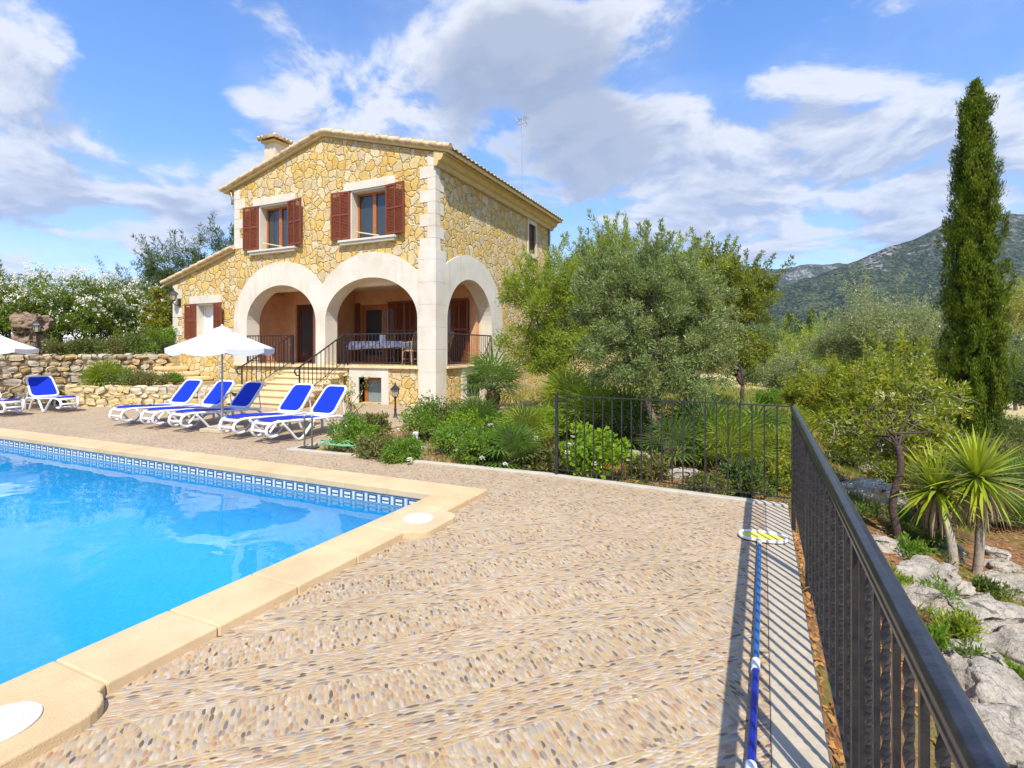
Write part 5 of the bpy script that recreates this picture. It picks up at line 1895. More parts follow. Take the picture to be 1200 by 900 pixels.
def tree(name, label, cat, base, fork, ells, nclump, per, leaf, lmat, rnd_seed, trunk_r=.10, bark=None, clump_r=.28, group=None, limbs=8, up=.25, shell=.55,
         trunk_mid=None, twigs=40, out=.5, droop=0., bare=0, flowers=None, shoots=45, limb_r=.42):
    """tapered trunk, limbs out to the leaf clumps, a crown of separate leaves; all coordinates in the world"""
    rnd = np.random.default_rng(rnd_seed)
    base, fork = Vector(base), Vector(fork)
    t_ = thing(name, label, cat, tuple(base), group=group)
    E_ = [tuple(np.array(e[:3]) - np.array(base)) + tuple(e[3:]) for e in ells]
    C = crown_points(E_, nclump, rnd, shell)
    ctr = np.mean([e[:3] for e in E_], axis=0)
    f0 = fork - base
    b_ = MB()
    mids = [Vector(m_) - base for m_ in (trunk_mid or [])]
    pth = catmull([Vector((0, 0, -.25))] + [Vector((0, 0, .05))] + mids + [f0], 5)
    nn = len(pth)
    rs = [trunk_r * (1.55 - .55 * min(1, i / nn * 4)) * (1 - .35 * i / nn) for i in range(nn)]
    pth = [p + Vector(rnd.normal(0, trunk_r * .05, 3)) for p in pth]
    rs = [r_ * rnd.uniform(.96, 1.04) for r_ in rs]
    b_.tube(pth, rs, 10)
    ends = []
    order = rnd.permutation(len(C))[:limbs]
    for k_ in order:
        q = Vector(ctr).lerp(Vector(C[k_]), .62)
        pts = limb(b_, f0, q, trunk_r * limb_r, trunk_r * .12, rnd, 7, .16)
        ends.append(pts)
    for k_ in rnd.permutation(len(C))[:twigs]:
        c = Vector(C[k_])
        best = min((pt for e in ends for pt in e[2:]), key=lambda z_: (z_ - c).length)
        limb(b_, best, c, trunk_r * .12, .004, rnd, 4, .15)
    b_.build('trunk', bark or M_BARK, t_, smooth=True, recalc=False)
    if bare:
        b_ = MB()
        for i in range(bare):
            c = Vector(C[rnd.integers(len(C))]) * .97
            best = min((pt for e in ends for pt in e[2:]), key=lambda z_: (z_ - c).length)
            pts = limb(b_, best, c, .012, .003, rnd, 5, .2)
            for k_ in range(5):
                p = pts[rnd.integers(1, 5)]
                limb(b_, p, p + Vector(rnd.normal(0, .16, 3)), .006, .002, rnd, 3, .2)
        b_.build('bare_twigs', M_TWIG, t_, recalc=False)
    cr = np.full(len(C), clump_r) * rnd.uniform(.65, 1.3, len(C))
    if shoots:
        # young upright shoots that break the outline of the crown
        hi_ = C[np.argsort(-(C[:, 2] + rnd.normal(0, .35 * clump_r * 4, len(C))))[:shoots]]
        ex, er = [], []
        for c in hi_:
            d_ = np.array([rnd.normal(0, .35), rnd.normal(0, .35), 1.0])
            o_ = c - ctr
            d_[:2] += o_[:2] / (np.linalg.norm(o_) + 1e-6) * .6
            for k_ in range(6):
                ex.append(c + d_ * clump_r * (.5 + .42 * k_)); er.append(clump_r * (.42 - .05 * k_))
        Vs_, Qs_ = foliage(np.array(ex), np.array(er), max(8, per // 9), leaf[0], leaf[1], rnd, up + .3, out, ctr, 1.3)
    V, Q_ = foliage(C, cr, per, leaf[0], leaf[1], rnd, up, out, ctr, .85, droop)
    if shoots:
        Q_ = np.concatenate([Q_, Qs_ + len(V)]); V = np.concatenate([V, Vs_])
    np_mesh('crown', V, Q_, lmat, t_)
    if flowers:
        n_, sz, fm_ = flowers
        put_flowers(t_, C, cr, n_, sz, fm_, rnd, ctr)
    return t_


def put_flowers(parent, C, cr, n_, sz, fm_, rnd, ctr):
    """clusters of small five-petalled flowers on the outer, upper side"""
    d_ = C - ctr
    w_ = np.clip(d_[:, 2] * .8 - d_[:, 1] * .35 + d_[:, 0] * .35 + .5, .05, None)
    k_ = rnd.choice(len(C), n_, p=w_ / w_.sum())
    dirs = d_[k_] / (np.linalg.norm(d_[k_], axis=1, keepdims=True) + 1e-9) + unit(n_, rnd) * .5
    dirs[:, 2] += .3
    P_ = C[k_] + dirs * cr[k_][:, None] * .95
    m_ = 9
    PP = np.repeat(P_, m_, 0) + rnd.normal(0, sz * .55, (n_ * m_, 3))
    D_ = unit(n_ * m_, rnd); D_[:, 2] += .3
    D_ /= np.linalg.norm(D_, axis=1, keepdims=True)
    s = rnd.uniform(.7, 1.2, n_ * m_)
    V, Q_ = leaf_quads(PP, D_, unit(n_ * m_, rnd), sz * s, sz * .8 * s)
    o = np_mesh('blossom', V, Q_, fm_, parent)
    o['kind'] = 'stuff'
    return o


def shrub(name, label, cat, loc, r, h, nclump, per, leaf, lmat, seed, group=None, flowers=None, stems=9, clump=.3, up=.35, shell=.5, droop=0.):
    rnd = np.random.default_rng(seed)
    t_ = thing(name, label, cat, tuple(loc), group=group)
    E_ = [(0, 0, h * .5, r, r, h * .52)]
    for k_ in range(4):
        a = rnd.uniform(0, 6.28)
        E_.append((math.cos(a) * r * .5, math.sin(a) * r * .5, h * rnd.uniform(.3, .7), r * rnd.uniform(.4, .6), r * rnd.uniform(.4, .6), h * rnd.uniform(.28, .42)))
    C = crown_points(E_, nclump, rnd, shell)
    C[:, 2] = np.maximum(C[:, 2], .04)
    b_ = MB()
    for k_ in rnd.permutation(len(C))[:stems]:
        limb(b_, (rnd.normal(0, r * .12), rnd.normal(0, r * .12), -.08), C[k_], .014 + .01 * h, .004, rnd, 5, .12)
    b_.build('stems', M_BARKR, t_, recalc=False)
    cr = np.full(len(C), clump * r) * rnd.uniform(.7, 1.3, len(C))
    V, Q_ = foliage(C, cr, per, leaf[0], leaf[1], rnd, up, .5, (0, 0, h * .3), .85, droop)
    np_mesh('foliage', V, Q_, lmat, t_)
    if flowers:
        put_flowers(t_, C, cr, *flowers, rnd, np.array([0, 0, h * .4]))
    return t_


# leaf colours (reflectances)
G_OLIVE = leafm('olive_leaf', [(.058, .092, .020), (.14, .195, .046), (.26, .31, .10), (.44, .47, .22)], .36, .07)
G_OLIVE2 = leafm('olive_leaf_green', [(.07, .115, .010), (.18, .25, .020), (.31, .37, .038), (.47, .49, .09)], .40, .07)
G_SILV = leafm('silver_olive_leaf', [(.10, .13, .035), (.20, .235, .075), (.31, .34, .13), (.44, .45, .22)], .30, .08)
G_ALMOND = leafm('almond_leaf', [(.085, .135, .012), (.18, .235, .018), (.32, .33, .03), (.47, .39, .045)], .42, .07)
G_CAROB = leafm('carob_leaf', [(.035, .065, .010), (.075, .12, .016), (.13, .18, .028)], .28, .08)
G_CYP = leafm('cypress_spray', [(.025, .050, .006), (.07, .115, .010), (.15, .20, .018), (.24, .26, .035)], .25, .03)
G_PINE = leafm('pine_needles', [(.028, .058, .010), (.065, .11, .018), (.12, .16, .028)], .15, .06)
G_OLEA = leafm('oleander_leaf', [(.07, .12, .012), (.15, .22, .02), (.25, .30, .035)], .36, .06)
G_YELB = leafm('yellow_green_leaf', [(.14, .15, .01), (.26, .25, .016), (.36, .31, .03)], .4, .1)
G_SHRUB = leafm('fresh_green_leaf', [(.05, .105, .010), (.105, .20, .017), (.18, .29, .028), (.28, .37, .045)], .40, .07)
G_SHRUBY = leafm('bright_lime_leaf', [(.12, .22, .012), (.22, .34, .018), (.34, .44, .03)], .42, .07)
G_DUST = leafm('dusty_shrub_leaf', [(.065, .08, .018), (.12, .14, .03), (.20, .19, .045), (.24, .15, .05)], .3, .08)
G_MACQ = leafm('macchia_leaf', [(.042, .075, .012), (.085, .135, .020), (.145, .195, .034), (.22, .25, .05)], .25, .08)
G_FAN = leafm('fan_palm_leaf', [(.045, .10, .012), (.095, .18, .02), (.17, .26, .035)], .34, .1)
G_FANY = leafm('yellow_fan_leaf', [(.12, .18, .012), (.22, .29, .02), (.34, .38, .04)], .38, .1)
G_YUC = leafm('yucca_leaf', [(.085, .15, .010), (.20, .28, .015), (.37, .42, .022), (.54, .52, .05)], .32, .1)
G_DRY = leafm('dry_leaf', [(.26, .17, .09), (.40, .29, .17), (.50, .42, .30)], .25, .05)
G_LITTER = leafm('fallen_leaf', [(.16, .06, .02), (.32, .13, .035), (.45, .24, .08), (.50, .36, .18)], .15, .05)
G_GRASS = leafm('grass_blade', [(.06, .10, .012), (.13, .18, .022), (.26, .27, .05)], .35, .08)
F_WHITE = pm('white_petal', (.74, .71, .58), .7, .06, 9)
F_RED = pm('red_petal', (.55, .03, .02), .6, .1, 9)

# --- oleanders with white flowers and the bushes round the raised lawn
ol = [(8, 1.55, 2.5, 18.8, 'tall white-flowered oleander at the left edge of the photo, above the boulders'), (62, 1.5, 2.6, 20.0, 'white-flowered oleander rising behind the boulder pile'),
      (100, 1.5, 2.45, 19.6, 'fullest white-flowered oleander between the boulders and the house'), (140, 1.45, 2.4, 20.3, 'white-flowered oleander with grey dry twigs showing in its middle'),
      (168, 1.2, 2.2, 20.8, 'white-flowered oleander nearest the house, beside the yellow bush')]
for i, (u_, r_, h_, d_, lb_) in enumerate(ol):
    p = at(u_, 412, d_)
    z_ = gzp(p.x, p.y)
    shrub('oleander_bush', lb_, 'bush', (p.x, p.y, z_ + .25), r_, h_ + .05, 150, 60, (.15, .040), G_OLEA, 100 + i, 'white-flowered oleanders along the lawn', (430, .050, F_WHITE), 22, .22, .5)
p = at(193, 412, 20.2)
shrub('yellow_green_bush', 'dense yellow-green bush against the left corner of the house', 'bush', (p.x, p.y, 1.3), .62, 2.6, 130, 60, (.11, .05), G_YELB, 121, clump=.24)
lows = [(75, 17.6, .55, .65, G_DUST, 'low reddish-green shrub right of the lantern post on the lawn'), (108, 18.2, .65, .75, G_MACQ, 'low dark shrub at the foot of the fullest oleander'), (135, 18.4, .55, .8, G_DUST, 'low dusty shrub under the dry twigged oleander'),
        (160, 18.8, .7, 1.0, G_MACQ, 'dark low shrub between the oleanders and the garden steps'), (186, 19.0, .65, 1.1, G_SHRUB, 'green shrub spilling over the wall by the garden steps'), (205, 19.9, .4, .9, G_MACQ, 'small dark shrub touching the lower corner of the house'), (20, 18.3, .6, .7, G_MACQ, 'low dark shrub left of the boulder pile'),
        (56, 18.9, .5, .9, G_MACQ, 'dark shrub tucked behind the lantern post')]
for i, (u_, d_, r_, h_, mt, lb_) in enumerate(lows):
    p = at(u_, 412, d_)
    shrub('low_shrub', lb_, 'shrub', (p.x, p.y, gzp(p.x, p.y)), r_, h_, 60, 50, (.07, .03), mt, 140 + i, 'low shrubs along the raised lawn', clump=.3)
bedL = [(72, 15.4, .45, .42, G_DUST, 'reddish-green low shrub left of the feathery fan in the raised planter'), (100, 15.9, .5, .45, G_SHRUBY, 'bright lime shrub in front of the feathery fan in the raised planter'), (150, 15.6, .55, .42, G_MACQ, 'low dark cushion shrub right of the feathery fan, above the low golden wall'),
        (178, 15.8, .5, .40, G_DUST, 'brownish cushion shrub in the planter before the garden steps'), (200, 16.3, .35, .35, G_SHRUB, 'small green shrub at the right end of the raised planter'), (128, 16.8, .6, .6, G_SHRUB, 'leafy green shrub at the back of the raised planter')]
for i, (u_, d_, r_, h_, mt, lb_) in enumerate(bedL):
    p = at(u_, 445, d_)
    shrub('planter_shrub', lb_, 'shrub', (p.x, p.y, gzp(p.x, p.y)), r_, h_, 55, 60, (.055, .022), mt, 160 + i, 'shrubs of the raised planter', clump=.32)

# --- pines and dark trees behind the house
def conifer(label, u, v_top, d, w_, seed, mat=G_PINE, name='pine_tree', base_z=1.0, round_=True, group=None, n=150, per=70, leaf=(.22, .035)):
    p = at(u, 410, d)
    top = at(u, v_top + 9, d).z
    h_ = top - base_z
    ells = [(p.x, p.y, base_z + h_ * .68, w_, w_, h_ * .32), (p.x + w_ * .5, p.y, base_z + h_ * .5, w_ * .7, w_ * .7, h_ * .25), (p.x - w_ * .5, p.y, base_z + h_ * .45, w_ * .75, w_ * .75, h_ * .28)]
    return tree(name, label, 'tree', (p.x, p.y, base_z), (p.x, p.y, base_z + h_ * .5), ells, n, per, leaf, mat, seed, .18, M_BARKR, w_ * .22, group, 9, up=.3, shoots=12)
conifer('tall dark pine just left of the house roof, behind the lean-to', 205, 280, 28, 1.7, 201, group='dark trees behind the house')
conifer('dark pine whose top shows beside the upper left corner of the house', 262, 262, 27, 1.5, 202, group='dark trees behind the house')
conifer('broad dark tree rising over the lean-to roof between the two pines', 232, 285, 30, 1.9, 203, G_CAROB, 'evergreen_tree', group='dark trees behind the house')
conifer('lower dark pine left of the tall one, above the oleanders', 178, 302, 32, 1.9, 204, group='dark trees behind the house')
conifer('low dark wood edge showing above the oleanders left of the pines', 145, 320, 40, 2.6, 205, G_CAROB, 'evergreen_tree', group='dark trees behind the house')
conifer('dark treetop at the very left edge of the photo above the oleander', -8, 312, 30, 1.5, 206, G_CAROB, 'evergreen_tree', group='dark trees behind the house')

# --- olives and other trees at the centre
def P(u, v, d): return tuple(at(u, v, d))
def ell(u, v, d, r, rz=None, ry=None): return (*at(u, v, d), r, ry or r, rz or r)
tree('olive_tree', 'large leaning grey-green olive tree behind the far railing', 'tree', (-1.30, 8.75, -.45), (-1.75, 8.9, .95),
     [ell(762, 378, 9.0, 1.15, .98), ell(715, 352, 9.3, .80, .80), ell(815, 370, 9.3, .70, .85), ell(752, 328, 9.4, .80, .60), ell(728, 430, 8.8, .72, .55), ell(800, 435, 8.8, .66, .60), ell(765, 445, 8.4, .60, .42)],
     330, 200, (.072, .018), G_OLIVE, 301, .085, clump_r=.165, limbs=13, trunk_mid=[(-1.42, 8.78, .1), (-1.66, 8.85, .55)], twigs=140, up=.45, shell=.5)
tree('olive_tree', 'fresh green olive tree with a straight trunk before the side wall of the house', 'tree', (-4.60, 12.1, -.2), (-4.62, 12.15, 1.05),
     [ell(648, 372, 13.0, 1.12, 1.15), ell(622, 345, 13.2, .72, .70), ell(676, 335, 13.2, .95, .95), ell(632, 425, 12.9, .85, .42), ell(612, 400, 12.9, .6, .5), ell(660, 445, 12.2, .7, .35), ell(668, 405, 12.6, .95, .7)],
     230, 190, (.088, .022), G_OLIVE2, 302, .10, M_BARKR, clump_r=.26, limbs=10, twigs=70, up=.4)
tree('olive_tree', 'tall yellow-green tree whose crown tops the group, behind the large grey-green olive', 'tree', (-2.9, 14.5, -.3), (-2.9, 14.5, 1.4),
     [ell(715, 322, 15.5, 1.25, 1.0), ell(765, 335, 15.2, 1.35, 1.05), ell(800, 330, 15.8, 1.0, .85), ell(690, 355, 15.0, 1.0, 1.0), ell(740, 308, 15.6, .7, .55), ell(718, 295, 15.6, .5, .5)],
     270, 170, (.105, .028), G_OLIVE2, 303, .11, clump_r=.30, limbs=10, up=.5)
tree('carob_tree', 'spreading tree with a forked dark trunk standing on the dry field behind the railing', 'tree', (-.62, 19.6, -.75), (-.60, 19.6, .35),
     [ell(858, 355, 19.5, 1.35, 1.35), ell(835, 330, 19.6, 1.1, 1.0), ell(880, 345, 19.6, .75, .95), ell(850, 405, 19.2, 1.2, .55), ell(820, 380, 19.3, .9, .9), ell(845, 422, 18.9, .9, .4), ell(888, 412, 18.9, .6, .45), ell(868, 425, 18.5, .5, .3)],
     330, 170, (.115, .038), leafm('autumn_carob_leaf', [(.08, .12, .014), (.15, .19, .022), (.23, .25, .03), (.36, .29, .04)], .38, .06), 304, .10, M_BARKR, clump_r=.30, limbs=10, up=.3)
tree('olive_tree', 'olive at the right rear of the grey-green one, its low crown over the field', 'tree', (-1.9, 15.5, -.5), (-1.9, 15.5, .6),
     [ell(800, 400, 15.2, .95, .8), ell(770, 425, 15, .8, .6), ell(830, 425, 15.3, .7, .5)], 190, 150, (.095, .024), G_SILV, 305, .10, clump_r=.26, limbs=7)

# --- almond, cypress, yucca on the slope
pa = P_at_ground(1052, 632)
ad = 7.2
tree('almond_tree', 'small yellowing almond tree with a dark bent trunk and bare twigs beside the railing', 'tree', tuple(pa), (pa.x + .02, pa.y + .05, pa.z + 1.05),
     [ell(1050, 481, ad + .4, .74, .52), ell(1000, 486, ad + .6, .54, .45), ell(1095, 471, ad + .5, .45, .42), ell(1040, 441, ad + .7, .58, .34), ell(1085, 509, ad + .2, .40, .26), ell(1005, 519, ad + .3, .42, .24), ell(1045, 524, ad, .35, .2), ell(1030, 529, ad - .35, .32, .16), ell(1072, 526, ad - .35, .30, .18), ell(1050, 504, ad - .4, .4, .25)],
     320, 46, (.082, .025), G_ALMOND, 311, .048, M_BARKR, clump_r=.15, limb_r=.26, shoots=18, limbs=11, twigs=120, up=.2, bare=34, trunk_mid=[(pa.x - .05, pa.y, pa.z + .4), (pa.x + .03, pa.y, pa.z + .8)])


def cypress(label, base, h_, prof, lean, seed, nsp, per, leaf, group=None, lmat=None):
    rnd = np.random.default_rng(seed)
    t_ = thing('cypress_tree', label, 'tree', base, group=group)
    hs = np.array([p_[0] for p_ in prof]); rs = np.array([p_[1] for p_ in prof])
    b_ = MB()
    axp = [Vector((lean[0] * (t / 8) ** 2, lean[1] * (t / 8) ** 2, h_ * t / 8)) for t in range(9)]
    b_.tube([Vector((0, 0, -.3))] + axp, [.16] + [.13 * (1 - .9 * t / 8) for t in range(9)], 8)
    b_.build('trunk', M_BARKR, t_, recalc=False)
    z_ = rnd.beta(1.15, 1.25, nsp) * .985
    a = rnd.uniform(0, 2 * np.pi, nsp)
    R_ = np.interp(z_, hs, rs) * (1 + .13 * np.sin(a * 3 + z_ * 17) + .10 * np.sin(a * 4 - z_ * 31) + .16 * np.sin(a * 7 + z_ * 5) + rnd.normal(0, .19, nsp))
    rr_ = R_ * (.15 + .85 * rnd.random(nsp) ** .42)
    C = np.stack([rr_ * np.cos(a) + lean[0] * z_ ** 2, rr_ * np.sin(a) + lean[1] * z_ ** 2, z_ * h_], -1)
    n = nsp * per
    O_ = np.repeat(C, per, 0)
    ud = rnd.random(n)
    P_ = O_ + np.stack([rnd.normal(0, leaf[2], n), rnd.normal(0, leaf[2], n), (ud - .5) * leaf[3]], -1)
    rd = np.repeat(np.stack([np.cos(a), np.sin(a), a * 0], -1), per, 0)
    D_ = unit(n, rnd) * .55 + rd * .35 + np.array([0, 0, 1.0])
    D_ /= np.linalg.norm(D_, axis=1, keepdims=True)
    N_ = unit(n, rnd) * .6 + rd
    s = rnd.uniform(.7, 1.3, n)
    V, Q_ = leaf_quads(P_, D_, N_, leaf[0] * s, leaf[1] * s, .1)
    np_mesh('crown', V, Q_, lmat or G_CYP, t_)
    return t_
cb = at(1141, 505, 14)
cypress('tall slender cypress standing above everything on the right', (cb.x, cb.y, -1.1), at(1140, 97, 14).z + 1.1,
        [(0, .50), (.08, .60), (.25, .60), (.45, .57), (.6, .51), (.75, .40), (.86, .29), (.92, .27), (.96, .14), (1, .02)], (.03, .0), 321, 1300, 110, (.085, .024, .042, .38))
for i, (u_, vt, d_, w_) in enumerate(((925, 366, 85, .9), (936, 372, 85, .8), (951, 363, 88, 1.6), (966, 370, 90, 1.1))):
    p = at(u_, 400, d_)
    bz = gzp(p.x, p.y)
    cypress(['small far cypress, leftmost of the dark points below the hill', 'small far cypress second from the left below the hill', 'broadest of the far dark cypresses below the hill', 'small far cypress right of the broad one below the hill'][i],
            (p.x, p.y, bz), at(u_, vt, d_).z - bz, [(0, w_), (.3, w_), (.7, w_ * .7), (1, .1)], (0, 0), 330 + i, 140, 24, (.4, .12, .2, 1.0), 'far cypresses below the hill', G_PINE)


def blades(n, rnd, L_, W_, el_lo, el_hi, bend, seg=5, base_r=.03):
    """sword leaves arching out from a point"""
    Vs, Qs, off = [], [], 0
    for i in range(n):
        a = i * 2.39996 + rnd.normal(0, .12)
        el = el_lo + (el_hi - el_lo) * (i / n) + rnd.normal(0, .06)
        l_ = L_ * rnd.uniform(.82, 1.12)
        w_ = W_ * rnd.uniform(.85, 1.15)
        o_ = np.array([math.cos(a), math.sin(a), 0.])
        sd_ = np.array([-math.sin(a), math.cos(a), 0.])
        p = o_ * base_r
        e = el
        pts = []
        for k_ in range(seg + 1):
            t_ = k_ / seg
            ww = w_ * (1 - t_ ** 1.8) * (.75 + .5 * min(t_ * 3, 1)) * .5 + .0008
            nrm = np.array([-math.sin(e) * math.cos(a), -math.sin(e) * math.sin(a), math.cos(e)])
            pts += [p + sd_ * ww + nrm * ww * .35, p - sd_ * ww + nrm * ww * .35]
            p = p + (o_ * math.cos(e) + np.array([0, 0, math.sin(e)])) * l_ / seg
            e -= bend / seg * rnd.uniform(.6, 1.4)
        Vs.append(np.array(pts))
        for k_ in range(seg):
            Qs.append([off + 2 * k_, off + 2 * k_ + 1, off + 2 * k_ + 3, off + 2 * k_ + 2])
        off += len(pts)
    return np.concatenate(Vs), np.array(Qs)


def yucca(base, top, label, seed, L_=.62, n=105, skirt=70):
    rnd = np.random.default_rng(seed)
    t_ = thing('yucca_plant', label, 'yucca', tuple(base), group='yuccas on the rocky slope')
    v = Vector(top) - Vector(base)
    b_ = MB()
    pth = catmull([Vector((0, 0, -.15)), v * .35 + Vector((.03, 0, 0)), v], 6)
    b_.tube(pth, [.048 - .010 * i / len(pth) for i in range(len(pth))], 9)
    b_.build('stem', pm('pale_yucca_stem', (.32, .26, .19), .9, .3, 14, .01, 30), t_, smooth=True, recalc=False)
    V, Q_ = blades(n, rnd, L_, .036, rad(-42), rad(86), rad(18), 5)
    np_mesh('leaves', V + np.array(v), Q_, G_YUC, t_, smooth=True)
    V, Q_ = blades(skirt, rnd, L_ * .85, .026, rad(-80), rad(-40), rad(40), 4, .03)
    np_mesh('dry_skirt', V + np.array(v) - np.array([0, 0, .06]), Q_, G_DRY, t_, smooth=True)
    return t_
yb1, yb2 = P_at_ground(1143, 672), P_at_ground(1118, 664)
yd = (Vector((yb1.x * 0, 0, 0)) + yb1)
depth1 = yb1.x * -math.sin(rad(YAW)) + yb1.y * math.cos(rad(YAW))
yucca(yb1, at(1146, 560, depth1), 'larger yucca with bright yellow-green sword leaves and a dry skirt', 341, .57, 160, 110)
yucca(yb2, at(1097, 574, depth1 + .2), 'smaller darker yucca leaning left of the larger one', 342, .54, 130, 90)


def fan_palm(label, loc, trunk, n, R_, lmat, seed, el=(10, 75), group=None, name='fan_palm', petl=.55):
    rnd = np.random.default_rng(seed)
    t_ = thing(name, label, 'palm', tuple(loc), group=group)
    if trunk > .02:
        b_ = MB()
        zs = np.linspace(-.15, trunk, 9)
        b_.tube([(0.02 * math.sin(z_ * 3), 0, z_) for z_ in zs], [.10 + .03 * math.sin(i * 2.2) + (.04 if i > 6 else 0) for i in range(9)], 10)
        for k_ in range(60):
            a, z_ = rnd.uniform(0, 6.28), rnd.uniform(0, trunk)
            o_ = Vector((math.cos(a), math.sin(a), 0))
            b_.tube([o_ * .09 + Vector((0, 0, z_)), o_ * .17 + Vector((0, 0, z_ + .09))], [.022, .008], 4)
        b_.build('trunk', pm('fibrous_palm_trunk', (.13, .07, .035), .95, .4, 20, .01, 40), t_, recalc=False)
    Vs, Qs, off = [], [], 0
    pb = MB()
    for i in range(n):
        a = i * 2.39996 + rnd.normal(0, .2)
        e = rad(el[0] + (el[1] - el[0]) * (i + .5) / n + rnd.normal(0, 6))
        o_ = np.array([math.cos(a) * math.cos(e), math.sin(a) * math.cos(e), math.sin(e)])
        pl_ = petl * R_ * 1.3 * rnd.uniform(.7, 1.15)
        p0 = np.array([0, 0, trunk]); c = p0 + o_ * pl_ + np.array([0, 0, -.03])
        pb.tube([p0, (p0 + c) / 2 + np.array([0, 0, .02]), c], [.011, .009, .006], 4)
        sd_ = np.cross(o_, [0, 0, 1.0]); sd_ /= np.linalg.norm(sd_) + 1e-9
        up_ = np.cross(sd_, o_)
        tilt = rnd.uniform(-.5, .3)
        fo = o_ * math.cos(tilt) + up_ * math.sin(tilt)
        nf = 17
        for k_ in range(nf):
            th = rad(-115 + 230 * k_ / (nf - 1))
            d_ = fo * math.cos(th) + sd_ * math.sin(th)
            nr = np.cross(sd_, fo)
            l_ = R_ * (.72 + .28 * math.cos(th * .75)) * rnd.uniform(.9, 1.08)
            w_ = .021 + .014 * R_
            ws = np.cross(d_, nr); ws /= np.linalg.norm(ws) + 1e-9
            m_ = c + d_ * l_ * .55
            tp = c + d_ * l_ + np.array([0, 0, -.14 * l_]) - nr * .02
            rdg = nr * w_ * .35
            Vs.append(np.array([c, m_ + ws * w_ * .5 - rdg, tp, m_ - ws * w_ * .5 - rdg]))
            Qs.append([off, off + 1, off + 2, off + 3]); off += 4
    pb.build('petioles', pm('palm_petiole', (.16, .20, .05), .7, .2), t_, recalc=False)
    np_mesh('fans', np.concatenate(Vs), np.array(Qs), lmat, t_)
    return t_


fan_palm('fan palm with a shaggy brown trunk in front of the side wall of the house', (-4.80, 9.30, -.15), .92, 34, .60, G_FAN, 351, (-5, 78))
fg = 'dwarf fan palms of the shrub bed'
for i, (u_, v_, d_, r_, n_, m_, lb_) in enumerate((
        (695, 505, 9.8, .72, 34, G_FANY, 'yellowish dwarf fan palm left of the large olive trunk'), (735, 510, 9.6, .70, 32, G_FAN, 'dark dwarf fan palm against the foot of the large olive'),
        (822, 515, 9.4, .80, 40, G_FAN, 'largest dwarf fan palm right of the olive trunk, behind the far railing'), (855, 535, 8.4, .58, 30, G_FANY, 'yellow-green dwarf fan palm in front of the largest one'),
        (790, 530, 8.5, .50, 24, G_FAN, 'dwarf fan palm standing close behind the middle bars of the far railing'), (885, 510, 10.5, .66, 28, G_FAN, 'dwarf fan palm behind the railing corner'),
        (600, 548, 7.35, .38, 34, G_FAN, 'spiky dark dwarf fan palm at the kerb left of the railing post'), (617, 518, 8.6, .42, 26, G_FANY, 'narrow bright dwarf fan palm under the trunk palm'),
        (560, 500, 9.6, .5, 26, G_FAN, 'dwarf fan palm left of the trunk palm'), (668, 485, 11.4, .75, 32, G_FANY, 'bright dwarf fan palm in the gap between the two nearer olives'))):
    p = at(u_, v_, d_)
    fan_palm(lb_, (p.x, p.y, gzp(p.x, p.y)), .14, n_, r_, m_, 360 + i, (8, 84), fg, 'dwarf_fan_palm', .6)
p = at(122, 448, 15.7)
fan_palm('feathery bright green fan plant in the middle of the raised planter', (p.x, p.y, .5), .08, 40, .62, G_FANY, 375, (5, 85), None, 'dwarf_fan_palm', .35)
for i, (u_, v_, r_, lb_) in enumerate(((1175, 615, .40, 'dark low fan palm right of the yucca stems'), (1080, 640, .34, 'dark low fan palm between the almond trunk and the yucca'), (1190, 570, .45, 'low fan palm at the right edge behind the yucca leaves'), (960, 500, .5, 'bright low fan palm behind the railing corner, left of the almond crown'), (985, 490, .45, 'second bright low fan palm left of the almond crown'))):
    p = P_at_ground(u_, v_)
    fan_palm(lb_, p, .06, 24, r_, G_FAN if i < 3 else G_FANY, 380 + i, (8, 80), 'low fan palms on the slope', 'dwarf_fan_palm', .6)

# --- shrub bed between the terrace and the house
bg = 'shrubs of the bed before the house'
bed = [(412, 521, 8.5, .40, .55, G_SHRUB, 'leafy rose shrub nearest the standpipe'), (448, 524, 7.8, .32, .32, G_DUST, 'low dry-green shrub at the kerb right of the standpipe'), (492, 512, 9.5, .52, .72, G_SHRUB, 'dense dark green shrub right of the lantern post'),
       (470, 528, 7.5, .28, .30, G_SHRUB, 'small green shrub at the kerb before the short tube light'), (535, 525, 8.2, .42, .50, G_SHRUB, 'green shrub right of the short tube light'), (520, 505, 10.0, .55, .75, G_MACQ, 'dark shrub against the white corner pillar'),
       (565, 538, 7.5, .36, .42, G_SHRUB, 'green shrub at the kerb left of the spiky fan'), (640, 515, 9.4, .45, .60, G_SHRUBY, 'lime green shrub under the straight trunked olive'), (640, 545, 7.3, .30, .34, G_DUST, 'dry little shrub at the kerb left of the railing post'),
       (672, 500, 10.2, .55, .7, G_MACQ, 'dark shrub in the shade of the straight trunked olive'), (880, 565, 7.0, .34, .55, G_CAROB, 'dark glossy shrub behind the far railing near its corner'), (905, 520, 8.5, .5, .75, G_ALMOND, 'yellow-green shrub behind the corner of the railings'),
       (760, 552, 7.6, .30, .3, G_DUST, 'dusty low shrub under the olive seen through the far railing'), (590, 520, 9.0, .4, .55, G_SHRUB, 'leafy shrub at the foot of the trunk palm'), (925, 545, 7.6, .3, .45, G_ALMOND, 'small yellowish shrub just outside the railing corner'),
       (440, 505, 9.6, .3, .45, G_DUST, 'thin dry-green shrub left of the lantern post'), (548, 512, 9.3, .4, .5, G_SHRUBY, 'bright lime shrub between the pillar and the trunk palm'), (830, 560, 7.0, .25, .28, G_DUST, 'low dusty shrub by the lower rail of the far railing')]
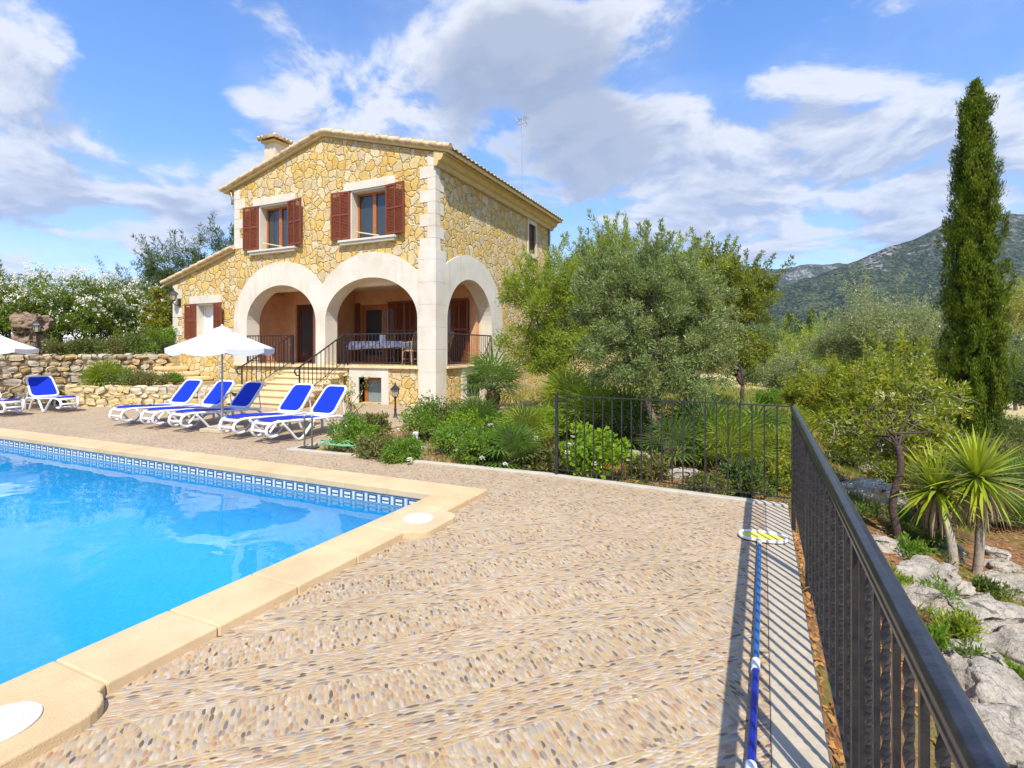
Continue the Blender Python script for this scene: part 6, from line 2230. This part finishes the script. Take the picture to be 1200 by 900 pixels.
for i, (u_, v_, d_, r_, h_, mt, lb_) in enumerate(bed):
    p = at(u_, v_, d_)
    shrub('garden_shrub', lb_, 'shrub', (p.x, p.y, gzp(p.x, p.y)), r_, h_, 60, 55, (.055, .024), mt, 400 + i, bg, clump=.30, up=.4)
p = at(692, 545, 7.25)
shrub('geranium_shrub', 'bright lime geranium behind the left end of the far railing', 'shrub', (p.x, p.y, gzp(p.x, p.y)), .46, .70, 90, 45, (.065, .055), G_SHRUBY, 431, None, (3, .035, F_RED), clump=.26)


def flower(loc, r_, seed, label, name='white_rose', group='white flowers in the shrub bed', mat=None):
    rnd = np.random.default_rng(seed)
    t_ = thing(name, label, 'flower', tuple(loc), group=group)
    b_ = MB(); b_.tube([(0, 0, -.22), (.01, .01, -.1), (0, 0, 0)], .004, 4); b_.build('stalk', pm('green_stalk', (.08, .14, .03), .7), t_, recalc=False)
    V, Q_ = blades(16, rnd, r_ * 1.1, r_ * .9, rad(5), rad(75), rad(10), 3, .003)
    np_mesh('petals', V, Q_, mat or F_WHITE, t_, smooth=True)
    return t_
fl = [((480, 540), 7.2, .05), ((537, 530), 7.7, .055), ((547, 520), 7.9, .05), ((575, 500), 8.8, .06), ((600, 515), 7.6, .05), ((612, 520), 7.5, .05), ((565, 538), 7.1, .045), ((592, 545), 6.9, .04), ((632, 530), 7.4, .05), ((665, 532), 6.9, .05), ((667, 522), 7.0, .04), ((698, 545), 6.8, .045), ((466, 505), 9.0, .045), ((520, 518), 8.3, .05), ((628, 515), 8.0, .05)]
for i, ((u_, v_), d_, r_) in enumerate(fl):
    flower(at(u_, v_, d_), r_, 450 + i, 'single white bloom among the green shrubs of the bed')
# climbing rose canes by the basement window
rnd = np.random.default_rng(77)
t_ = thing('climbing_rose', 'thin climbing rose with pale blooms in front of the small basement window', 'rose', (-8.6, 9.6, -.08))
b = MB(); tips = []
for k in range(9):
    q = Vector((rnd.normal(0, .3), rnd.normal(0, .25), rnd.uniform(.7, 1.15)))
    tips += limb(b, (rnd.normal(0, .1), rnd.normal(0, .1), 0), q, .009, .003, rnd, 6, .18)[2:]
b.build('canes', M_BARKR, t_, recalc=False)
tips = np.array([tuple(p_) for p_ in tips])
V, Q = foliage(tips, np.full(len(tips), .09), 9, .05, .028, rnd)
np_mesh('foliage', V, Q, G_SHRUB, t_)
put_flowers(t_, tips, np.full(len(tips), .05), 16, .035, F_WHITE, rnd, np.array([0, 0, .3]))

# --- trees and shrubs of the valley
mid = [(1040, 372, 21, 1.7, 1.25, G_SILV, 'olive_tree', 'broad silver olive crown behind the almond tree'), (1075, 395, 19, 1.3, 1.0, G_SILV, 'olive_tree', 'silver olive between the almond and the cypress'), (1000, 400, 23, 1.5, 1.1, G_SILV, 'olive_tree', 'silver olive left of the broad silver crown'),
       (930, 440, 27, 1.3, 1.1, G_SILV, 'olive_tree', 'small round silver olive at the edge of the dry field'), (952, 462, 17, .75, .6, G_ALMOND, 'almond_tree', 'yellow-green almond just behind the railing corner'), (985, 460, 15, .70, .55, G_ALMOND, 'almond_tree', 'yellow-green almond left of the bent trunk almond'),
       (925, 410, 60, 3.2, 1.8, G_CAROB, 'carob_tree', 'dark green tree behind the dry field, left of the far cypresses'), (960, 404, 55, 3.2, 1.6, G_OLIVE2, 'carob_tree', 'bright green tree mass right below the far cypresses'), (905, 420, 45, 2.2, 1.8, G_MACQ, 'carob_tree', 'dark bushy tree at the far end of the dry field'),
       (990, 404, 50, 2.8, 1.6, G_MACQ, 'carob_tree', 'dark tree between the far cypresses and the silver olives'), (1095, 420, 24, 1.6, 1.4, G_MACQ, 'carob_tree', 'dark tree just left of the cypress'), (1190, 370, 40, 2.4, 1.8, G_YELB, 'yellow_tree', 'golden yellow tree at the right edge behind the cypress'),
       (1215, 350, 48, 2.8, 2.2, G_ALMOND, 'almond_tree', 'yellow-green tree at the right edge above the golden one'), (1190, 410, 28, 1.5, 1.2, G_SILV, 'olive_tree', 'silver olive right of the cypress'), (1205, 452, 20, 1.1, 1.0, G_CAROB, 'carob_tree', 'dark glossy tree cut by the right edge, below the silver olive'),
       (890, 402, 75, 3.6, 2.2, G_MACQ, 'carob_tree', 'dark tree just right of the carob crown in the distance'), (945, 420, 40, 1.9, 1.5, G_OLIVE2, 'olive_tree', 'green olive in the middle of the valley'), (1015, 430, 26, 1.3, 1.0, G_OLIVE2, 'olive_tree', 'green olive below the silver ones'),
       (1165, 430, 22, 1.2, 1.3, G_MACQ, 'carob_tree', 'dark green tree close behind the cypress')]
for i, (u_, v_, d_, r_, rz_, mt, nm, lb_) in enumerate(mid):
    c = at(u_, v_, d_)
    bz = gzp(c.x, c.y)
    top = c.z + rz_
    cz = c.z
    ells = [(c.x, c.y, cz, r_, r_, rz_), (c.x + r_ * .5, c.y + .3, cz - rz_ * .2, r_ * .7, r_ * .7, rz_ * .75), (c.x - r_ * .55, c.y, cz - rz_ * .25, r_ * .65, r_ * .65, rz_ * .7), (c.x + r_ * .1, c.y - r_ * .5, cz - rz_ * .4, r_ * .75, r_ * .6, rz_ * .6)]
    ls = max(.09, .0042 * d_)
    tree(nm, lb_, 'tree', (c.x, c.y, bz), (c.x, c.y, min(cz - rz_ * .3, bz + max(.6, (cz - bz) * .6))), ells, 170, 100, (ls, ls * .34), mt, 500 + i, .05 + .035 * r_, clump_r=r_ * .24, group='trees of the valley beyond the railing', limbs=6, twigs=24, shoots=14)
mids = [(940, 478, 13, .55, .5, G_ALMOND, 'yellow-green bush right behind the railing corner'), (905, 468, 20, .6, .55, G_SHRUB, 'green bush on the dry field behind the far railing'), (1000, 505, 10.5, .5, .45, G_MACQ, 'dark bush above the white limestone ledges'), (1120, 520, 11, .6, .6, G_MACQ, 'dark bush at the foot of the cypress'),
        (1170, 530, 11.5, .55, .5, G_DUST, 'dry bush right of the cypress foot'), (1195, 500, 13, .7, .8, G_CAROB, 'dark bush at the right edge behind the yucca'), (1045, 520, 9.8, .4, .4, G_ALMOND, 'yellowish bush behind the almond trunk'), (1085, 545, 9.2, .4, .35, G_DUST, 'dry bush behind the yucca'), (965, 445, 24, 1.0, .9, G_OLIVE2, 'green bush in front of the silver olives'), (885, 450, 33, 1.0, .9, G_MACQ, 'dark bush beyond the pale strip of the field'),
        (1010, 470, 19, .9, .8, G_MACQ, 'dark bush between the almonds')]
for i, (u_, v_, d_, r_, h_, mt, lb_) in enumerate(mids):
    p = at(u_, v_, d_)
    ls = max(.06, .0045 * d_)
    shrub('wild_bush', lb_, 'bush', (p.x, p.y, gzp(p.x, p.y)), r_, h_ + .2, 70, 55, (ls, ls * .34), mt, 540 + i, 'wild bushes on the slope', clump=.30)

for i, (u_, v_, r_, h_, mt, lb_) in enumerate(((1092, 712, .20, .22, G_SHRUB, 'green weed clump beside the handrail between the pale rocks'), (1118, 752, .17, .18, G_OLIVE2, 'yellowish weed clump on the rocks below the yucca'), (1090, 765, .15, .16, G_SHRUB, 'small weed clump by the handrail above the bottom stone'),
        (1140, 800, .18, .18, G_MACQ, 'dark weed clump left of the pale bottom stone'), (1182, 812, .15, .16, G_SHRUB, 'green weed clump at the right edge between two pale rocks'), (1165, 700, .16, .18, G_MACQ, 'dark weed clump under the yucca between the limestone slabs'),
        (1070, 655, .17, .2, G_SHRUB, 'green weed clump at the foot of the almond trunk'), (1045, 690, .14, .16, G_OLIVE2, 'weed clump close outside the twisted bars'), (1010, 610, .2, .2, G_MACQ, 'dark weed clump left of the almond foot'), (1195, 735, .16, .2, G_OLIVE2, 'tall yellowish weed clump at the right edge above the pale rocks'))):
    p = P_at_ground(u_, v_)
    shrub('weed_clump', lb_, 'weeds', (p.x, p.y, p.z), r_, h_, 34, 26, (.045, .014), mt, 560 + i, 'weed clumps between the rocks', stems=5, clump=.3, up=.7)

# a far-off belt of woodland that reads as one mass
rnd = np.random.default_rng(600)
n = 900
uu = rnd.uniform(560, 1420, n); dd = rnd.uniform(75, 420, n) ** 1.0
k_ = (uu - 600) / 623
Xs = (-math.sin(rad(YAW)) + math.cos(rad(YAW)) * k_) * dd; Ys = (math.cos(rad(YAW)) + math.sin(rad(YAW)) * k_) * dd
Zs = gz(Xs, Ys)
C, cr = [], []
for x_, y_, z_ in zip(Xs, Ys, Zs):
    s_ = rnd.uniform(2.0, 4.2)
    for q in range(9):
        C.append((x_ + rnd.normal(0, s_ * .5), y_ + rnd.normal(0, s_ * .5), z_ + s_ * rnd.uniform(.3, 1.3))); cr.append(s_ * .42)
V, Q = foliage(C, cr, 22, .95, .42, rnd)
tag(np_mesh('distant_wood', V, Q, G_MACQ), 'belt of dark woodland on the valley floor below the hill', 'wood', kind='stuff')

# --- ground cover
def scatter(name, label, cat, pts_fn, n, L_, W_, mat, seed, lie=True):
    rnd = np.random.default_rng(seed)
    X_, Y_ = pts_fn(rnd, n)
    Z_ = gz(X_, Y_) + .008
    P_ = np.stack([X_, Y_, Z_], -1)
    D_ = unit(len(X_), rnd)
    if lie: D_[:, 2] = np.abs(D_[:, 2]) * .25
    else: D_[:, 2] = np.abs(D_[:, 2]) + .9
    D_ /= np.linalg.norm(D_, axis=1, keepdims=True)
    N_ = unit(len(X_), rnd) * .4
    if lie: N_[:, 2] += 1
    s = rnd.uniform(.6, 1.4, len(X_))
    V, Q_ = leaf_quads(P_, D_, N_, L_ * s, W_ * s, .2)
    return tag(np_mesh(name, V, Q_, mat), label, cat, kind='stuff')


def slope_pts(rnd, n): return rnd.uniform(0, 1, n) ** 1.7 * 6.8 + .24, rnd.uniform(.6, 16, n)
def bed_pts(rnd, n): return rnd.uniform(-6.4, .3, n), rnd.uniform(6.25, 12, n)
def clumpy(x0_, x1_, y0_, y1_, th):
    def f_(rnd, n):
        X_, Y_ = rnd.uniform(x0_, x1_, n * 3), rnd.uniform(y0_, y1_, n * 3)
        k = vfbm(X_ * .9 + 9, Y_ * .9 + 4, 4) > th
        return X_[k][:n], Y_[k][:n]
    return f_
scatter('fallen_leaves', 'brown and orange fallen leaves on the rocky slope right of the railing', 'leaves', slope_pts, 16000, .05, .022, G_LITTER, 701)
scatter('fallen_leaves', 'tan fallen leaves on the soil of the shrub bed', 'leaves', bed_pts, 9000, .05, .022, G_LITTER, 702)
scatter('weeds', 'tufts of green weeds between the rocks of the slope', 'weeds', clumpy(.26, 7, 1.0, 15, .50), 20000, .10, .012, G_GRASS, 703, False)
scatter('weeds', 'thin green weeds on the soil of the shrub bed', 'weeds', clumpy(-6.4, .2, 6.3, 12, .50), 9000, .11, .014, G_GRASS, 704, False)
scatter('grass', 'short yellow-green grass of the raised lawn', 'grass', lambda r_, n: (r_.uniform(-27, -19.2, n), r_.uniform(5, 14, n)), 14000, .09, .014, G_GRASS, 705, False)
scatter('grass', 'dry yellow-green grass of the field beyond the olives', 'grass', clumpy(-8, 9, 14, 36, .40), 22000, .22, .03, leafm('field_grass', [(.14, .15, .02), (.27, .26, .05), (.42, .36, .12)], .35, .05), 706, False)
